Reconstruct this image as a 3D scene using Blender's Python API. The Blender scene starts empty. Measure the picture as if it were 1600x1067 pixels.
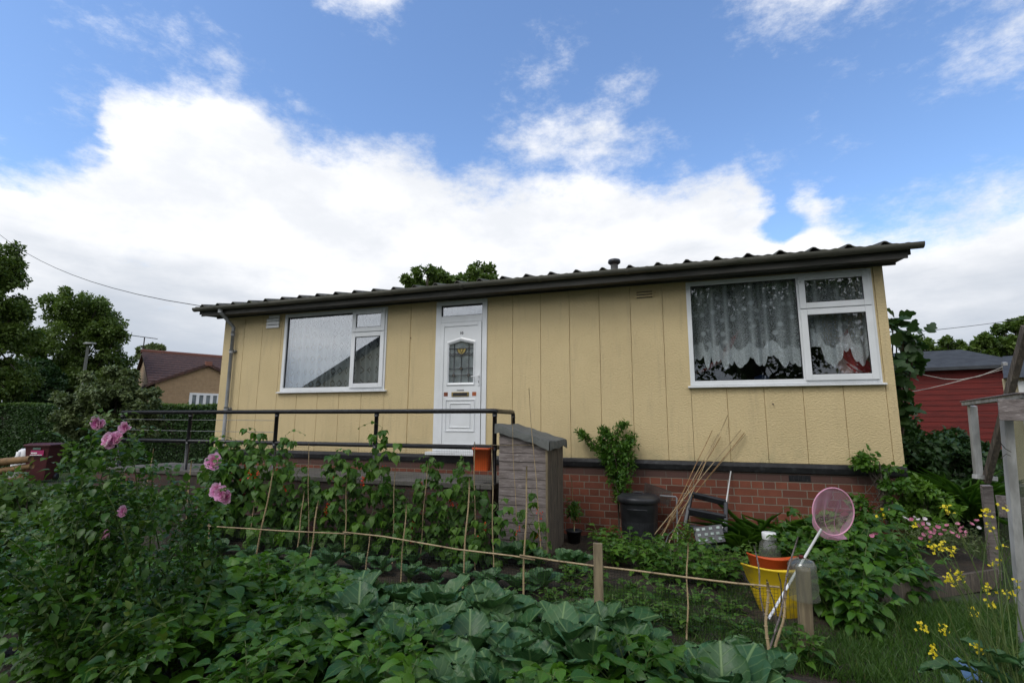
import bpy, math
import numpy as np
from mathutils import Vector
R = math.radians
rng = np.random.default_rng(7)
sc = bpy.context.scene
col = sc.collection
def V(*a): return np.array(a if len(a) > 1 else a[0], float)

# ---------------------------------------------------------------- camera (solved from the facade's seams and eaves)
D0, YAW, PIT, ROL, FPX = 7.6948, -0.330081, 0.160413, 0.005192, 799.21
CAM = V(0, -D0, 1.6)
cF = V(math.sin(YAW)*math.cos(PIT), math.cos(YAW)*math.cos(PIT), math.sin(PIT))
_R = V(math.cos(YAW), -math.sin(YAW), 0); _U = np.cross(_R, cF)
cR = _R*math.cos(ROL) + _U*math.sin(ROL); cU = -_R*math.sin(ROL) + _U*math.cos(ROL)
def ray(px, py): return cF*FPX + cR*(px-800) - cU*(py-533.5)
def A(px, py, Y): r = ray(px, py); return CAM + r*((Y-CAM[1])/r[1])      # photo measurement on a plane y = Y
def G(px, py, Z=0.): r = ray(px, py); return CAM + r*((Z-CAM[2])/r[2])   # on a plane z = Z
def DP(px, py, d): return CAM + ray(px, py)*(d/FPX)                      # at a distance d
def pxx(P): v = np.array(P)-CAM; return 800+FPX*(v@cR)/(v@cF)
cam = bpy.data.objects.new("camera", bpy.data.cameras.new("camera")); col.objects.link(cam)
from mathutils import Matrix
m = Matrix.Identity(4)
for i, ax in enumerate((cR, cU, -cF)):
    for j in range(3): m[j][i] = ax[j]
for j in range(3): m[j][3] = CAM[j]
cam.matrix_world = m
cam.data.sensor_width = 36; cam.data.lens = FPX/1600*36; cam.data.clip_end = 2000; cam.data.clip_start = .05
sc.camera = cam

# ---------------------------------------------------------------- node helpers
class NT:
    def __init__(s, nt): s.nt = nt; nt.nodes.clear()
    def n(s, t, props=None, **inp):
        n = s.nt.nodes.new('ShaderNode'+t)
        for k, v in (props or {}).items(): setattr(n, k, v)
        for k, v in inp.items():
            key = int(k[1:]) if k[0] == '_' else k.replace('_', ' ')
            s.set(n.inputs[key], v)
        return n
    def set(s, i, v):
        if isinstance(v, bpy.types.NodeSocket): s.nt.links.new(v, i)
        elif isinstance(v, bpy.types.Node): s.nt.links.new(v.outputs[0], i)
        else:
            if hasattr(i.default_value, '__len__') and not isinstance(v, (int, float)):
                v = tuple(v)
                if len(i.default_value) == 4 and len(v) == 3: v = v+(1,)
            i.default_value = v
    def math(s, op, a, b=0., c=0., clamp=False): return s.n('Math', dict(operation=op, use_clamp=clamp), _0=a, _1=b, _2=c).outputs[0]
    def vmath(s, op, a, b=(0,0,0)):
        n = s.n('VectorMath', dict(operation=op), _0=a, _1=b)
        return n.outputs['Value'] if op in ('LENGTH', 'DOT_PRODUCT', 'DISTANCE') else n.outputs[0]
    def smooth(s, x, a, b, lo=0., hi=1.):
        n = s.n('MapRange', dict(interpolation_type='SMOOTHSTEP'), _0=x, _1=a, _2=b, _3=lo, _4=hi); return n.outputs[0]
    def noise(s, vec, scale, detail=4., rough=.55, col=False):
        n = s.n('TexNoise', None, Vector=vec, Scale=scale, Detail=detail, Roughness=rough); return n.outputs[1 if col else 0]
    def mix(s, f, a, b, mode='MIX'):
        n = s.n('Mix', dict(data_type='RGBA', blend_type=mode)); s.set(n.inputs[0], f); s.set(n.inputs[6], a); s.set(n.inputs[7], b); return n.outputs[2]
    def attr(s, name): return s.n('Attribute', dict(attribute_name=name))
    def bump(s, h, strength=.3, dist=.01): return s.n('Bump', None, Strength=strength, Distance=dist, Height=h).outputs[0]
def newmat(name):
    m = bpy.data.materials.new(name); m.use_nodes = True; t = NT(m.node_tree); return m, t
def out(t, sh, disp=None): t.n('OutputMaterial', None, Surface=sh)
def obj_co(t): return t.n('TexCoord').outputs['Object']
def mapping(t, v, scale=(1,1,1), rot=(0,0,0), loc=(0,0,0)): return t.n('Mapping', None, Vector=v, Scale=scale, Rotation=rot, Location=loc).outputs[0]

def surf(name, c1, c2=None, rough=.6, scale=8., bump=0., bscale=60., stretch=(1,1,1), metal=0., spec=.4, lo=.35, hi=.65, third=None, tscale=30., bdist=.01):
    """general weathered surface: two tones by noise, optional third tone in small spots, bump"""
    m, t = newmat(name); co = mapping(t, obj_co(t), stretch)
    c2 = c2 or tuple(x*.75 for x in c1)
    base = t.mix(t.smooth(t.noise(co, scale, 6., .6), lo, hi), c1, c2)
    if third: base = t.mix(t.smooth(t.noise(co, tscale, 5., .65), .55, .68), base, third)
    b = t.n('BsdfPrincipled', None, Base_Color=base, Roughness=rough, Metallic=metal)
    b.inputs['Specular IOR Level'].default_value = spec
    if bump: t.set(b.inputs['Normal'], t.bump(t.noise(co, bscale, 4., .6), bump, bdist))
    out(t, b.outputs[0]); return m

def leafmat(name, dark, light, rib=None, vein=0., rough=.45, trans=.28, yellow=None, spec=.35):
    m, t = newmat(name); a = t.attr('leaf').outputs['Vector']; s = t.n('SeparateXYZ', None, Vector=a)
    lu, lv, tone = s.outputs
    c = t.mix(tone, dark, light)
    if yellow: c = t.mix(t.smooth(tone, .93, 1.), c, yellow)
    nrm = None
    if rib:
        au = t.math('ABSOLUTE', lu)
        mid = t.smooth(au, .012, .035, 1., 0.)
        fr = t.math('FRACT', t.math('MULTIPLY', t.math('SUBTRACT', lv, t.math('MULTIPLY', au, .7)), 7.))
        side = t.smooth(t.math('ABSOLUTE', t.math('SUBTRACT', fr, .5)), .03, .12, 1., 0.)
        vm = t.math('MAXIMUM', mid, t.math('MULTIPLY', side, .35))
        c = t.mix(t.math('MULTIPLY', vm, vein), c, rib)
        nrm = t.bump(t.math('ADD', t.math('MULTIPLY', vm, -1.), t.noise(obj_co(t), 45., 2.)), .35, .006)
    b = t.n('BsdfPrincipled', None, Base_Color=c, Roughness=rough); b.inputs['Specular IOR Level'].default_value = spec
    if nrm: t.set(b.inputs['Normal'], nrm)
    tc = t.mix(.5, c, tuple(min(1, x*y) for x, y in zip(light, (1.6, 1.9, .8))))
    tr = t.n('BsdfTranslucent', None, Color=tc)
    mx = t.n('MixShader', None, _0=trans, _1=b.outputs[0], _2=tr.outputs[0]); out(t, mx.outputs[0]); return m

# ---------------------------------------------------------------- mesh builder
ORG = {}
def frame_(d, up=(0,0,1)):
    d = V(d)/np.linalg.norm(d); up = V(up)
    if abs(d@up) > .98: up = V(1,0,0) if abs(d[0]) < .9 else V(0,1,0)
    x = np.cross(d, up); x /= np.linalg.norm(x); return x, np.cross(x, d), d
class MB:
    def __init__(s): s.v = []; s.f = []; s.a = []; s.nv = 0; s.sm = []
    def add(s, v, f, att=None, smooth=False):
        v = np.asarray(v, float).reshape(-1, 3)
        s.v.append(v); 
        groups = {}
        if isinstance(f, np.ndarray): groups[f.shape[1]] = f
        else:
            for q in f: groups.setdefault(len(q), []).append(q)
        for k, q in groups.items():
            q = np.asarray(q, np.int64).reshape(-1, k); s.f.append(q+s.nv); s.sm.append(np.full(len(q), smooth))
        s.a.append(np.zeros((len(v), 3)) if att is None else att); s.nv += len(v); return s
    def box(s, c, d, fr=None):
        c = V(c); h = V(d)/2; fr = fr or (V(1,0,0), V(0,1,0), V(0,0,1))
        P = [c+fr[0]*h[0]*i+fr[1]*h[1]*j+fr[2]*h[2]*k for k in (-1,1) for j in (-1,1) for i in (-1,1)]
        return s.add(P, [(0,2,3,1),(4,5,7,6),(0,1,5,4),(2,6,7,3),(0,4,6,2),(1,3,7,5)])
    def bx(s, x0, x1, y0, y1, z0, z1): return s.box(((x0+x1)/2, (y0+y1)/2, (z0+z1)/2), (x1-x0, y1-y0, z1-z0))
    def beam(s, p0, p1, w, h, up=(0,0,1)):
        p0, p1 = V(p0), V(p1); x, z, d = frame_(p1-p0, up); return s.box((p0+p1)/2, (w, np.linalg.norm(p1-p0), h), (x, d, z))
    def tube(s, pts, r, n=8, cap=True, smooth=True, att=None):
        pts = [V(p) for p in pts]; k = len(pts); r = [r]*k if np.isscalar(r) else r
        P = []; x = None
        for i in range(k):
            d = pts[min(i+1, k-1)]-pts[max(i-1, 0)]; d = d/ (np.linalg.norm(d)+1e-9)
            if x is None: x, z, d = frame_(d)
            else: x = x-d*(x@d); x /= np.linalg.norm(x); z = np.cross(x, d)
            for j in range(n):
                a = 2*math.pi*j/n; P.append(pts[i]+(x*math.cos(a)+z*math.sin(a))*r[i])
        F = [(i*n+j, i*n+(j+1)%n, (i+1)*n+(j+1)%n, (i+1)*n+j) for i in range(k-1) for j in range(n)]
        if cap: F += [tuple(range(n)), tuple((k-1)*n+j for j in range(n-1, -1, -1))]
        return s.add(P, F, None if att is None else np.tile(att, (len(P), 1)), smooth)
    def lathe(s, c, prof, n=24, fr=None, smooth=True, sx=1.):
        fr = fr or (V(1,0,0), V(0,1,0), V(0,0,1)); c = V(c); P = []
        for r_, z in prof:
            for j in range(n):
                a = 2*math.pi*j/n; P.append(c+fr[0]*r_*sx*math.cos(a)+fr[1]*r_*math.sin(a)+fr[2]*z)
        k = len(prof)
        F = [(i*n+j, i*n+(j+1)%n, (i+1)*n+(j+1)%n, (i+1)*n+j) for i in range(k-1) for j in range(n)]
        return s.add(P, F, None, smooth)
    def prism(s, poly, ext):
        poly = [V(p) for p in poly]; n = len(poly); e = V(ext); P = poly+[p+e for p in poly]
        return s.add(P, [tuple(range(n-1, -1, -1)), tuple(range(n, 2*n))]+[(i, (i+1)%n, n+(i+1)%n, n+i) for i in range(n)])
    def sheet(s, grid, smooth=True, att=None):
        g = np.asarray(grid, float); a, b = g.shape[:2]; i, j = np.meshgrid(np.arange(a-1), np.arange(b-1), indexing='ij'); q = (i*b+j).ravel()
        return s.add(g.reshape(-1, 3), np.stack([q, q+1, q+b+1, q+b], 1), att, smooth)
    def build(s, name, mat, parent=None, bevel=0., org=None):
        v = np.concatenate(s.v)
        if parent is None:
            o_ = V(org) if org is not None else V((v[:,0].min()+v[:,0].max())/2, (v[:,1].min()+v[:,1].max())/2, v[:,2].min())
        else: o_ = ORG[parent.name]
        v = v-o_; me = bpy.data.meshes.new(name)
        tot = np.concatenate([np.full(len(f), f.shape[1]) for f in s.f]); loops = np.concatenate([f.ravel() for f in s.f])
        me.vertices.add(len(v)); me.vertices.foreach_set('co', v.ravel().astype(np.float32))
        me.loops.add(len(loops)); me.loops.foreach_set('vertex_index', loops.astype(np.int32))
        me.polygons.add(len(tot)); me.polygons.foreach_set('loop_start', (np.cumsum(tot)-tot).astype(np.int32))
        me.polygons.foreach_set('loop_total', tot.astype(np.int32))
        me.polygons.foreach_set('use_smooth', np.concatenate(s.sm))
        me.update(calc_edges=True); me.validate()
        a = np.concatenate(s.a)
        if a.any():
            at = me.attributes.new('leaf', 'FLOAT_VECTOR', 'POINT'); at.data.foreach_set('vector', a.ravel().astype(np.float32))
        me.materials.append(mat)
        o = bpy.data.objects.new(name, me); col.objects.link(o); ORG[o.name] = o_
        if parent: o.parent = parent
        else: o.location = o_
        if bevel:
            b = o.modifiers.new('bevel', 'BEVEL'); b.width = bevel; b.segments = 2; b.limit_method = 'ANGLE'
        return o
def tag(o, label=None, cat=None, group=None, kind=None):
    if label: o['label'] = label
    if cat: o['category'] = cat
    if group: o['group'] = group
    if kind: o['kind'] = kind
    return o
def thing(name, label, cat, loc=(0,0,0), group=None):
    o = bpy.data.objects.new(name, None); col.objects.link(o); o.location = V(loc); o.empty_display_size = .1
    ORG[o.name] = V(loc); return tag(o, label, cat, group)
def copy_tree(o, parent=None):
    c = o.copy(); col.objects.link(c); c.parent = parent; ORG[c.name] = ORG[o.name]
    for ch in o.children: copy_tree(ch, c)
    return c
ORDW = ['first','second','third','fourth','fifth','sixth','seventh','eighth','ninth','tenth','eleventh','twelfth','thirteenth','fourteenth','fifteenth','sixteenth','seventeenth','eighteenth','nineteenth','twentieth']
def series(objs, fmt, cat, group=None):
    """label repeats by their order from the left of the photograph"""
    objs = sorted(objs, key=lambda o: pxx(o.location)); n = len(objs)
    for i, o in enumerate(objs):
        if i == 0: w = 'leftmost'
        elif i == n-1: w = 'rightmost'
        elif i > n/2 and n > 8: w = ORDW[n-1-i]+' from right'
        else: w = ORDW[i]+' from left'
        tag(o, fmt.format(w), cat, group)

# ---------------------------------------------------------------- leaves
def tmpl(stations, cols, fold=.15, droop=.25, wave=0., seed=0, pw=1.):
    r = np.random.default_rng(seed); n = len(stations); P = []; L = []
    for t, w in stations:
        for c in cols:
            z = fold*(abs(c)*2)**pw*w*(1-.5*t*(pw > 1)) - droop*t*t + (wave*(r.random()-.5)*(abs(c)*2)**1.5 if wave else 0)
            P.append((c*w*2, t+(wave*.6*(r.random()-.5)*abs(c)*2 if wave else 0), z)); L.append((c*w*2*.5/.5, t))
    k = len(cols); F = []
    for i in range(n-1):
        for j in range(k-1):
            a = i*k+j; F += [(a, a+1, a+k+1), (a, a+k+1, a+k)]
    return np.array(P), np.array(F), np.array(L)
T_DIA = (np.array([(0,0,0), (-.5,.45,.1), (0,1,-.1), (.5,.45,.1)], float), np.array([(0,3,2), (0,2,1)]), np.array([(0,0), (-.5,.45), (0,1), (.5,.45)], float))
OV = [(0,.02), (.1,.25), (.24,.43), (.4,.5), (.56,.45), (.72,.32), (.88,.13), (1,.0)]
T_OV = tmpl(OV, (-.5, -.25, 0, .25, .5), .16, .38, .08, 4)
T_OV2 = tmpl(OV, (-.5, -.25, 0, .25, .5), .10, .6, .10, 5)
T_OVS = tmpl([(0,.02), (.2,.38), (.5,.5), (.8,.26), (1,.0)], (-.5, 0, .5), .22, .35)
T_BEAN = tmpl([(0,.12), (.07,.36), (.2,.49), (.36,.5), (.54,.38), (.72,.22), (.88,.08), (1,.0)], (-.5, 0, .5), .12, .5)
T_LAN = tmpl([(0,.03), (.3,.5), (.65,.36), (1,0)], (-.5, 0, .5), .25, .35)
T_STRAP = tmpl([(0,.5), (.25,.48), (.5,.42), (.75,.3), (1,.0)], (-.5, 0, .5), .3, .75)
T_PET = tmpl([(0,.08), (.3,.36), (.65,.5), (.9,.4), (1,.15)], (-.5, -.25, 0, .25, .5), .35, -.35, .12, 3)
T_CAB = [tmpl([(0,.05), (.1,.08), (.2,.2), (.33,.36), (.47,.46), (.6,.5), (.72,.49), (.82,.44), (.9,.36), (.96,.26), (1,.10)], (-.5, -.44, -.34, -.2, -.04, .04, .2, .34, .44, .5), .42, .34, .13, q, 2.) for q in range(8)]
T_FIG = tmpl([(0,.08), (.15,.4), (.3,.5), (.42,.3), (.6,.44), (.72,.24), (.9,.2), (1,0)], (-.5, 0, .5), .12, .4)
def unit(a): return a/(np.linalg.norm(a, axis=-1, keepdims=True)+1e-9)
def leaves(mb, P, Dr, N, L, W, T, r, tone=None, tl=(0,1)):
    P = np.asarray(P, float).reshape(-1, 3); n = len(P)
    Dr = unit(np.broadcast_to(np.asarray(Dr, float), (n, 3))); N = np.broadcast_to(np.asarray(N, float), (n, 3))
    X = unit(np.cross(Dr, N+1e-4)); Z = np.cross(X, Dr)
    L = np.broadcast_to(L, n)[:, None, None]; W = np.broadcast_to(W, n)[:, None, None]
    TP, TF, TL = T; k = len(TP)
    v = P[:, None]+X[:, None]*TP[None, :, :1]*W+Dr[:, None]*TP[None, :, 1:2]*L+Z[:, None]*TP[None, :, 2:3]*L
    f = (TF[None]+(np.arange(n)*k)[:, None, None]).reshape(-1, TF.shape[1])
    if tone is None: tone = r.uniform(tl[0], tl[1], n)
    att = np.concatenate([np.broadcast_to(TL[None], (n, k, 2)), np.broadcast_to(np.asarray(tone)[:, None, None], (n, k, 1))], 2)
    return mb.add(v.reshape(-1, 3), f, att.reshape(-1, 3), True)
def rdir(r, n, up=0.): 
    d = r.normal(size=(n, 3)); d[:, 2] += up; return unit(d)
# ---------------------------------------------------------------- world: blue sky with cumulus
SUN_AZ, SUN_EL = R(205), R(52)     # azimuth clockwise from +y, elevation
w = bpy.data.worlds.new("World"); sc.world = w; w.use_nodes = True; t = NT(w.node_tree)
sky = t.n('TexSky', dict(sky_type='NISHITA', sun_disc=False, sun_elevation=SUN_EL, sun_rotation=SUN_AZ, air_density=1.0, dust_density=.6, ozone_density=2.))
dirv = t.vmath('NORMALIZE', t.n('TexCoord').outputs['Generated'])
sx = t.n('SeparateXYZ', None, Vector=dirv)
theta = t.math('MULTIPLY', t.math('ARCTAN2', sx.outputs[0], sx.outputs[1]), 180/math.pi)
phi = t.math('MULTIPLY', t.math('ARCSINE', sx.outputs[2]), 180/math.pi)
wc = t.vmath('MULTIPLY', dirv, (1., 1., 1.9))
n_big = t.noise(wc, 3.2, 10., .62)
n_fine = t.noise(wc, 11., 10., .68)
wob = t.math('SUBTRACT', t.n('TexNoise', None, Vector=wc, Scale=6., Detail=8., Roughness=.6).outputs[0], .5)
# cloud bank: top elevation as a function of azimuth
tops = [(-180,62),(-150,75),(-120,58),(-95,40),(-75,26),(-66,20.2),(-62.6,21.6),(-60.4,24.5),(-59.3,28.6),(-55.2,30.8),(-50,32.8),(-46,32),(-42.9,29.6),(-39.2,30.8),(-34,31.2),(-28,30.8),(-25.5,28),(-19.8,28.6),(-8.4,28.4),(-4,26.6),(0,27.2),(7.5,27.8),(11.5,27.4),(13.2,22.4),(10.8,18.5),(16,19.2),(19.4,18.9),(27.8,18.6),(45,24),(70,40),(100,66),(140,70),(180,62)]
tops.sort()
fc = t.n('FloatCurve'); cm = fc.mapping; cm.use_clip = False; cu = cm.curves[0]
pts = [((a+180)/360, b/90) for a, b in tops]
cu.points[0].location = pts[0]; cu.points[1].location = pts[-1]
for p in pts[1:-1]: cu.points.new(*p)
for p in cu.points: p.handle_type = 'VECTOR'
cm.update()
thw = t.math('ADD', theta, t.math('MULTIPLY', wob, 7.))
t.set(fc.inputs['Value'], t.math('DIVIDE', t.math('ADD', thw, 180.), 360.))
top = t.math('MULTIPLY', fc.outputs[0], 90.)
field = t.math('DIVIDE', t.math('SUBTRACT', top, phi), 4.6)
tp = t.n('CombineXYZ', None, X=theta, Y=phi).outputs[0]
for (a, b, ra, rb, amp) in [(-12,37.5,6,3.2,.42), (-7,35.4,7.5,2.6,.42), (-14,31.2,9,4.6,.62), (-19,31,4.5,3.4,.4), (-9.5,29,9,3.4,.55), (-11,39.5,3,2.2,.25), (-5,34.6,3.6,1.8,.2), (-36.5,41.5,5.5,3.6,.8), (13,38.5,8.0,3.6,.6), (19.5,36,4,2,.2),
                            (28.5,33,5.5,4.0,.28), (-62,25.6,1.6,1.8,.2), (-59.5,30.8,2.5,1.6,.1), (9,25,6,3,.3), (-45,31,3.4,1.6,.1), (25,17.5,12,3,.5)]:
    d = t.vmath('SUBTRACT', tp, (a, b, 0)); d = t.vmath('MULTIPLY', d, (1/ra, 1/rb, 0))
    bl = t.math('MULTIPLY', t.math('SUBTRACT', 1., t.vmath('LENGTH', d)), amp)
    field = t.math('MAXIMUM', field, bl)
# blue gap above the eaves on the right
d = t.vmath('MULTIPLY', t.vmath('SUBTRACT', tp, (9.6, 19.2, 0)), (1/4.2, 1/1.5, 0))
field = t.math('SUBTRACT', field, t.math('MULTIPLY', t.smooth(t.vmath('LENGTH', d), .3, 1.2, 1., 0.), 1.4))
field = t.math('MINIMUM', t.math('MAXIMUM', field, -1.), 1.15)
nn = t.math('ADD', t.math('MULTIPLY', t.math('SUBTRACT', n_big, .5), 1.3), t.math('MULTIPLY', t.math('SUBTRACT', n_fine, .5), 1.9))
dens = t.math('ADD', field, nn)
alpha = t.smooth(dens, -.08, .92)
# cloud light: sunlit tops white, thick lower part grey-blue
shade = t.smooth(t.math('ADD', t.math('MULTIPLY', t.math('SUBTRACT', t.noise(mapping(t, wc, (1,1,1.8)), 2.6, 7., .55), .5), 34.), phi), 3., 19.)
lobe = t.smooth(t.noise(wc, 4.4, 9., .6), .36, .60)
shade = t.math('MULTIPLY', shade, t.math('ADD', .66, t.math('MULTIPLY', lobe, .34)))
ccol = t.mix(shade, (.56,.62,.71), (1.05,1.06,1.09))
sd = V(math.sin(SUN_AZ)*math.cos(SUN_EL), math.cos(SUN_AZ)*math.cos(SUN_EL), math.sin(SUN_EL))
glow = t.math('POWER', t.math('MAXIMUM', t.vmath('DOT_PRODUCT', dirv, tuple(sd)), 0.), 2.)
ccol = t.mix(1., ccol, t.math('ADD', 1., t.math('MULTIPLY', glow, .7)), 'MULTIPLY')
skyc = t.mix(1., sky, (1.36, 1.50, 1.66), 'MULTIPLY')
bgs = t.n('Background', None, Color=skyc, Strength=.15)
bgc = t.n('Background', None, Color=ccol, Strength=1.0)
ms = t.n('MixShader', None, _0=alpha, _1=bgs.outputs[0], _2=bgc.outputs[0])
t.n('OutputWorld', None, Surface=ms.outputs[0])
sl = bpy.data.lights.new('sun', 'SUN'); sl.energy = 1.0; sl.angle = R(16); sl.color = (1, .965, .9)
so = bpy.data.objects.new('sun', sl); col.objects.link(so); so.location = (0, 0, 40)
so.rotation_euler = Vector(sd).to_track_quat('Z', 'Y').to_euler()
vs = sc.view_settings; vs.view_transform = 'Standard'; vs.look = 'None'; vs.exposure = 0; vs.gamma = 1; vs.use_curve_mapping = False

# ---------------------------------------------------------------- materials
M = {}
M['white'] = surf('white_upvc', (.74,.76,.78), (.68,.70,.71), .35, 3., spec=.5)
M['white_dirty'] = surf('weathered_white_paint', (.48,.48,.47), (.27,.27,.26), .6, 9., .2, 40., (1,1,.2))
M['black'] = surf('black_gloss_paint', (.012,.012,.014), (.02,.02,.022), .3, 12., .25, 25., third=(.035,.037,.04), tscale=14.)
M['blackplastic'] = surf('black_plastic', (.018,.019,.022), (.03,.032,.036), .38, 6.)
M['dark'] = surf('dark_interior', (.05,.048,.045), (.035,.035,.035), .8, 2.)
M['fascia'] = surf('grey_fascia', (.09,.086,.076), (.045,.043,.038), .75, 5., .3, 40., (.25,1,1.6), third=(.04,.042,.036), tscale=5.)
M['gutter'] = surf('grey_gutter', (.115,.112,.09), (.06,.06,.046), .6, 3., .2, 30., (.3,1,1), third=(.06,.065,.045), tscale=7.)
M['pipe'] = surf('grey_downpipe', (.26,.27,.28), (.18,.19,.19), .55, 4., .1, 30.)
M['roof'] = surf('asbestos_sheet', (.10,.098,.085), (.05,.05,.042), .9, 5., .5, 30., third=(.10,.11,.06), tscale=9.)
M['concrete'] = surf('concrete_path', (.13,.12,.108), (.08,.075,.066), .9, 4., .4, 50., third=(.09,.1,.06), tscale=6.)
M['wood_grey'] = surf('weathered_wood', (.25,.215,.205), (.15,.125,.115), .85, 5., .6, 30., (1,4,7), third=(.36,.32,.30), tscale=11.)
M['wood_side'] = surf('old_brown_wood', (.13,.105,.08), (.07,.06,.05), .85, 5., .6, 30., (6,6,.7), third=(.2,.17,.13), tscale=8.)
M['wood_pale'] = surf('pale_timber', (.28,.225,.14), (.16,.125,.08), .8, 5., .5, 30., (6,6,.6))
M['felt'] = surf('roofing_felt', (.125,.13,.12), (.085,.09,.085), .8, 9., .5, 180., third=(.14,.15,.145), tscale=22.)
M['bamboo'] = surf('bamboo', (.42,.32,.18), (.30,.22,.12), .5, 12., .2, 60., (1,1,.5), third=(.17,.12,.07), tscale=16.)
M['bamboo_orange'] = surf('brown_bamboo', (.34,.19,.075), (.24,.13,.05), .5, 12., .2, 60., (1,1,.5), third=(.45,.3,.14), tscale=16.)
M['orange'] = surf('orange_plastic', (.62,.105,.025), (.52,.085,.02), .4, 6.)
M['yellow'] = surf('yellow_plastic', (.78,.54,.02), (.68,.46,.02), .42, 3., third=(.45,.32,.06), tscale=7.)
M['net'] = surf('black_netting', (.02,.024,.022), None, .6)
M['stem'] = surf('green_stem', (.10,.15,.035), (.07,.11,.03), .5, 10.)
M['woody'] = surf('woody_stem', (.085,.065,.045), (.055,.042,.03), .8, 10., .5, 60.)
M['bark'] = surf('bark', (.10,.085,.065), (.06,.05,.04), .9, 3., .7, 20., (1,1,.3))
M['soil'] = surf('garden_soil', (.055,.040,.025), (.028,.021,.014), .95, 3., 1., 35., third=(.085,.066,.045), tscale=26., bdist=.04)
M['metal'] = surf('galvanised_metal', (.3,.31,.32), (.2,.2,.21), .5, 8., metal=.3)
M['rust'] = surf('rusty_wire', (.09,.075,.065), (.05,.045,.04), .8, 8.)
M['wire'] = surf('cable', (.05,.05,.05), None, .6)
M['rope'] = surf('pale_cord', (.5,.47,.42), (.4,.37,.33), .8)
M['maroon'] = surf('maroon_plastic', (.085,.022,.025), (.06,.016,.018), .42, 5.)
M['redwood'] = surf('red_painted_boards', (.155,.016,.012), (.10,.012,.010), .75, 4., .4, 40., (.35,1,4), third=(.07,.012,.010), tscale=5.)
M['shedroof'] = surf('shed_felt', (.05,.055,.06), (.035,.038,.042), .85, 4.)
M['cream'] = surf('cream_render', (.55,.48,.33), (.47,.41,.28), .85, 4., .4, 60.)
M['beige'] = surf('grey_wall', (.26,.27,.28), None, .8)
M['pinkpet'] = leafmat('pink_petals', (.62,.12,.44), (.92,.60,.82), None, 0, .5, .3)
M['redpet'] = leafmat('scarlet_petals', (.62,.03,.012), (.75,.09,.03), None, 0, .5, .25)
M['yelpet'] = leafmat('yellow_petals', (.72,.55,.02), (.85,.72,.04), None, 0, .5, .25)
M['L_potato'] = leafmat('potato_leaf', (.016,.066,.012), (.078,.185,.014), (.13,.23,.04), .5, .38, .28)
M['L_cab'] = leafmat('cabbage_leaf', (.024,.080,.026), (.072,.150,.052), (.22,.33,.12), .6, .40, .15)
M['L_bean'] = leafmat('bean_leaf', (.034,.105,.012), (.10,.205,.022), (.13,.22,.07), .25, .42, .32)
M['L_rose'] = leafmat('rose_leaf', (.018,.058,.009), (.065,.145,.016), None, 0, .42, .28, yellow=(.10,.15,.02))
M['L_rosey'] = leafmat('young_rose_leaf', (.06,.12,.025), (.10,.17,.03), None, 0, .42, .32)
M['L_dark'] = leafmat('dark_foliage', (.018,.048,.013), (.045,.095,.024), None, 0, .5, .2)
M['L_tree'] = leafmat('tree_foliage', (.042,.08,.016), (.13,.19,.036), None, 0, .5, .25)
M['L_mid'] = leafmat('mid_foliage', (.024,.08,.010), (.085,.18,.018), None, 0, .45, .28)
M['L_lime'] = leafmat('bright_foliage', (.07,.15,.02), (.13,.24,.03), None, 0, .45, .32)
M['L_hedge'] = leafmat('hedge_foliage', (.018,.050,.012), (.048,.10,.022), None, 0, .45, .18)
M['L_hedgetop'] = leafmat('hedge_new_growth', (.05,.10,.018), (.10,.16,.03), None, 0, .45, .25)
M['L_grey'] = leafmat('grey_green_foliage', (.06,.09,.035), (.17,.21,.085), None, 0, .5, .2)
M['grass'] = leafmat('grass_blades', (.03,.08,.012), (.07,.14,.022), None, 0, .5, .25, yellow=(.16,.17,.06))
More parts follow.
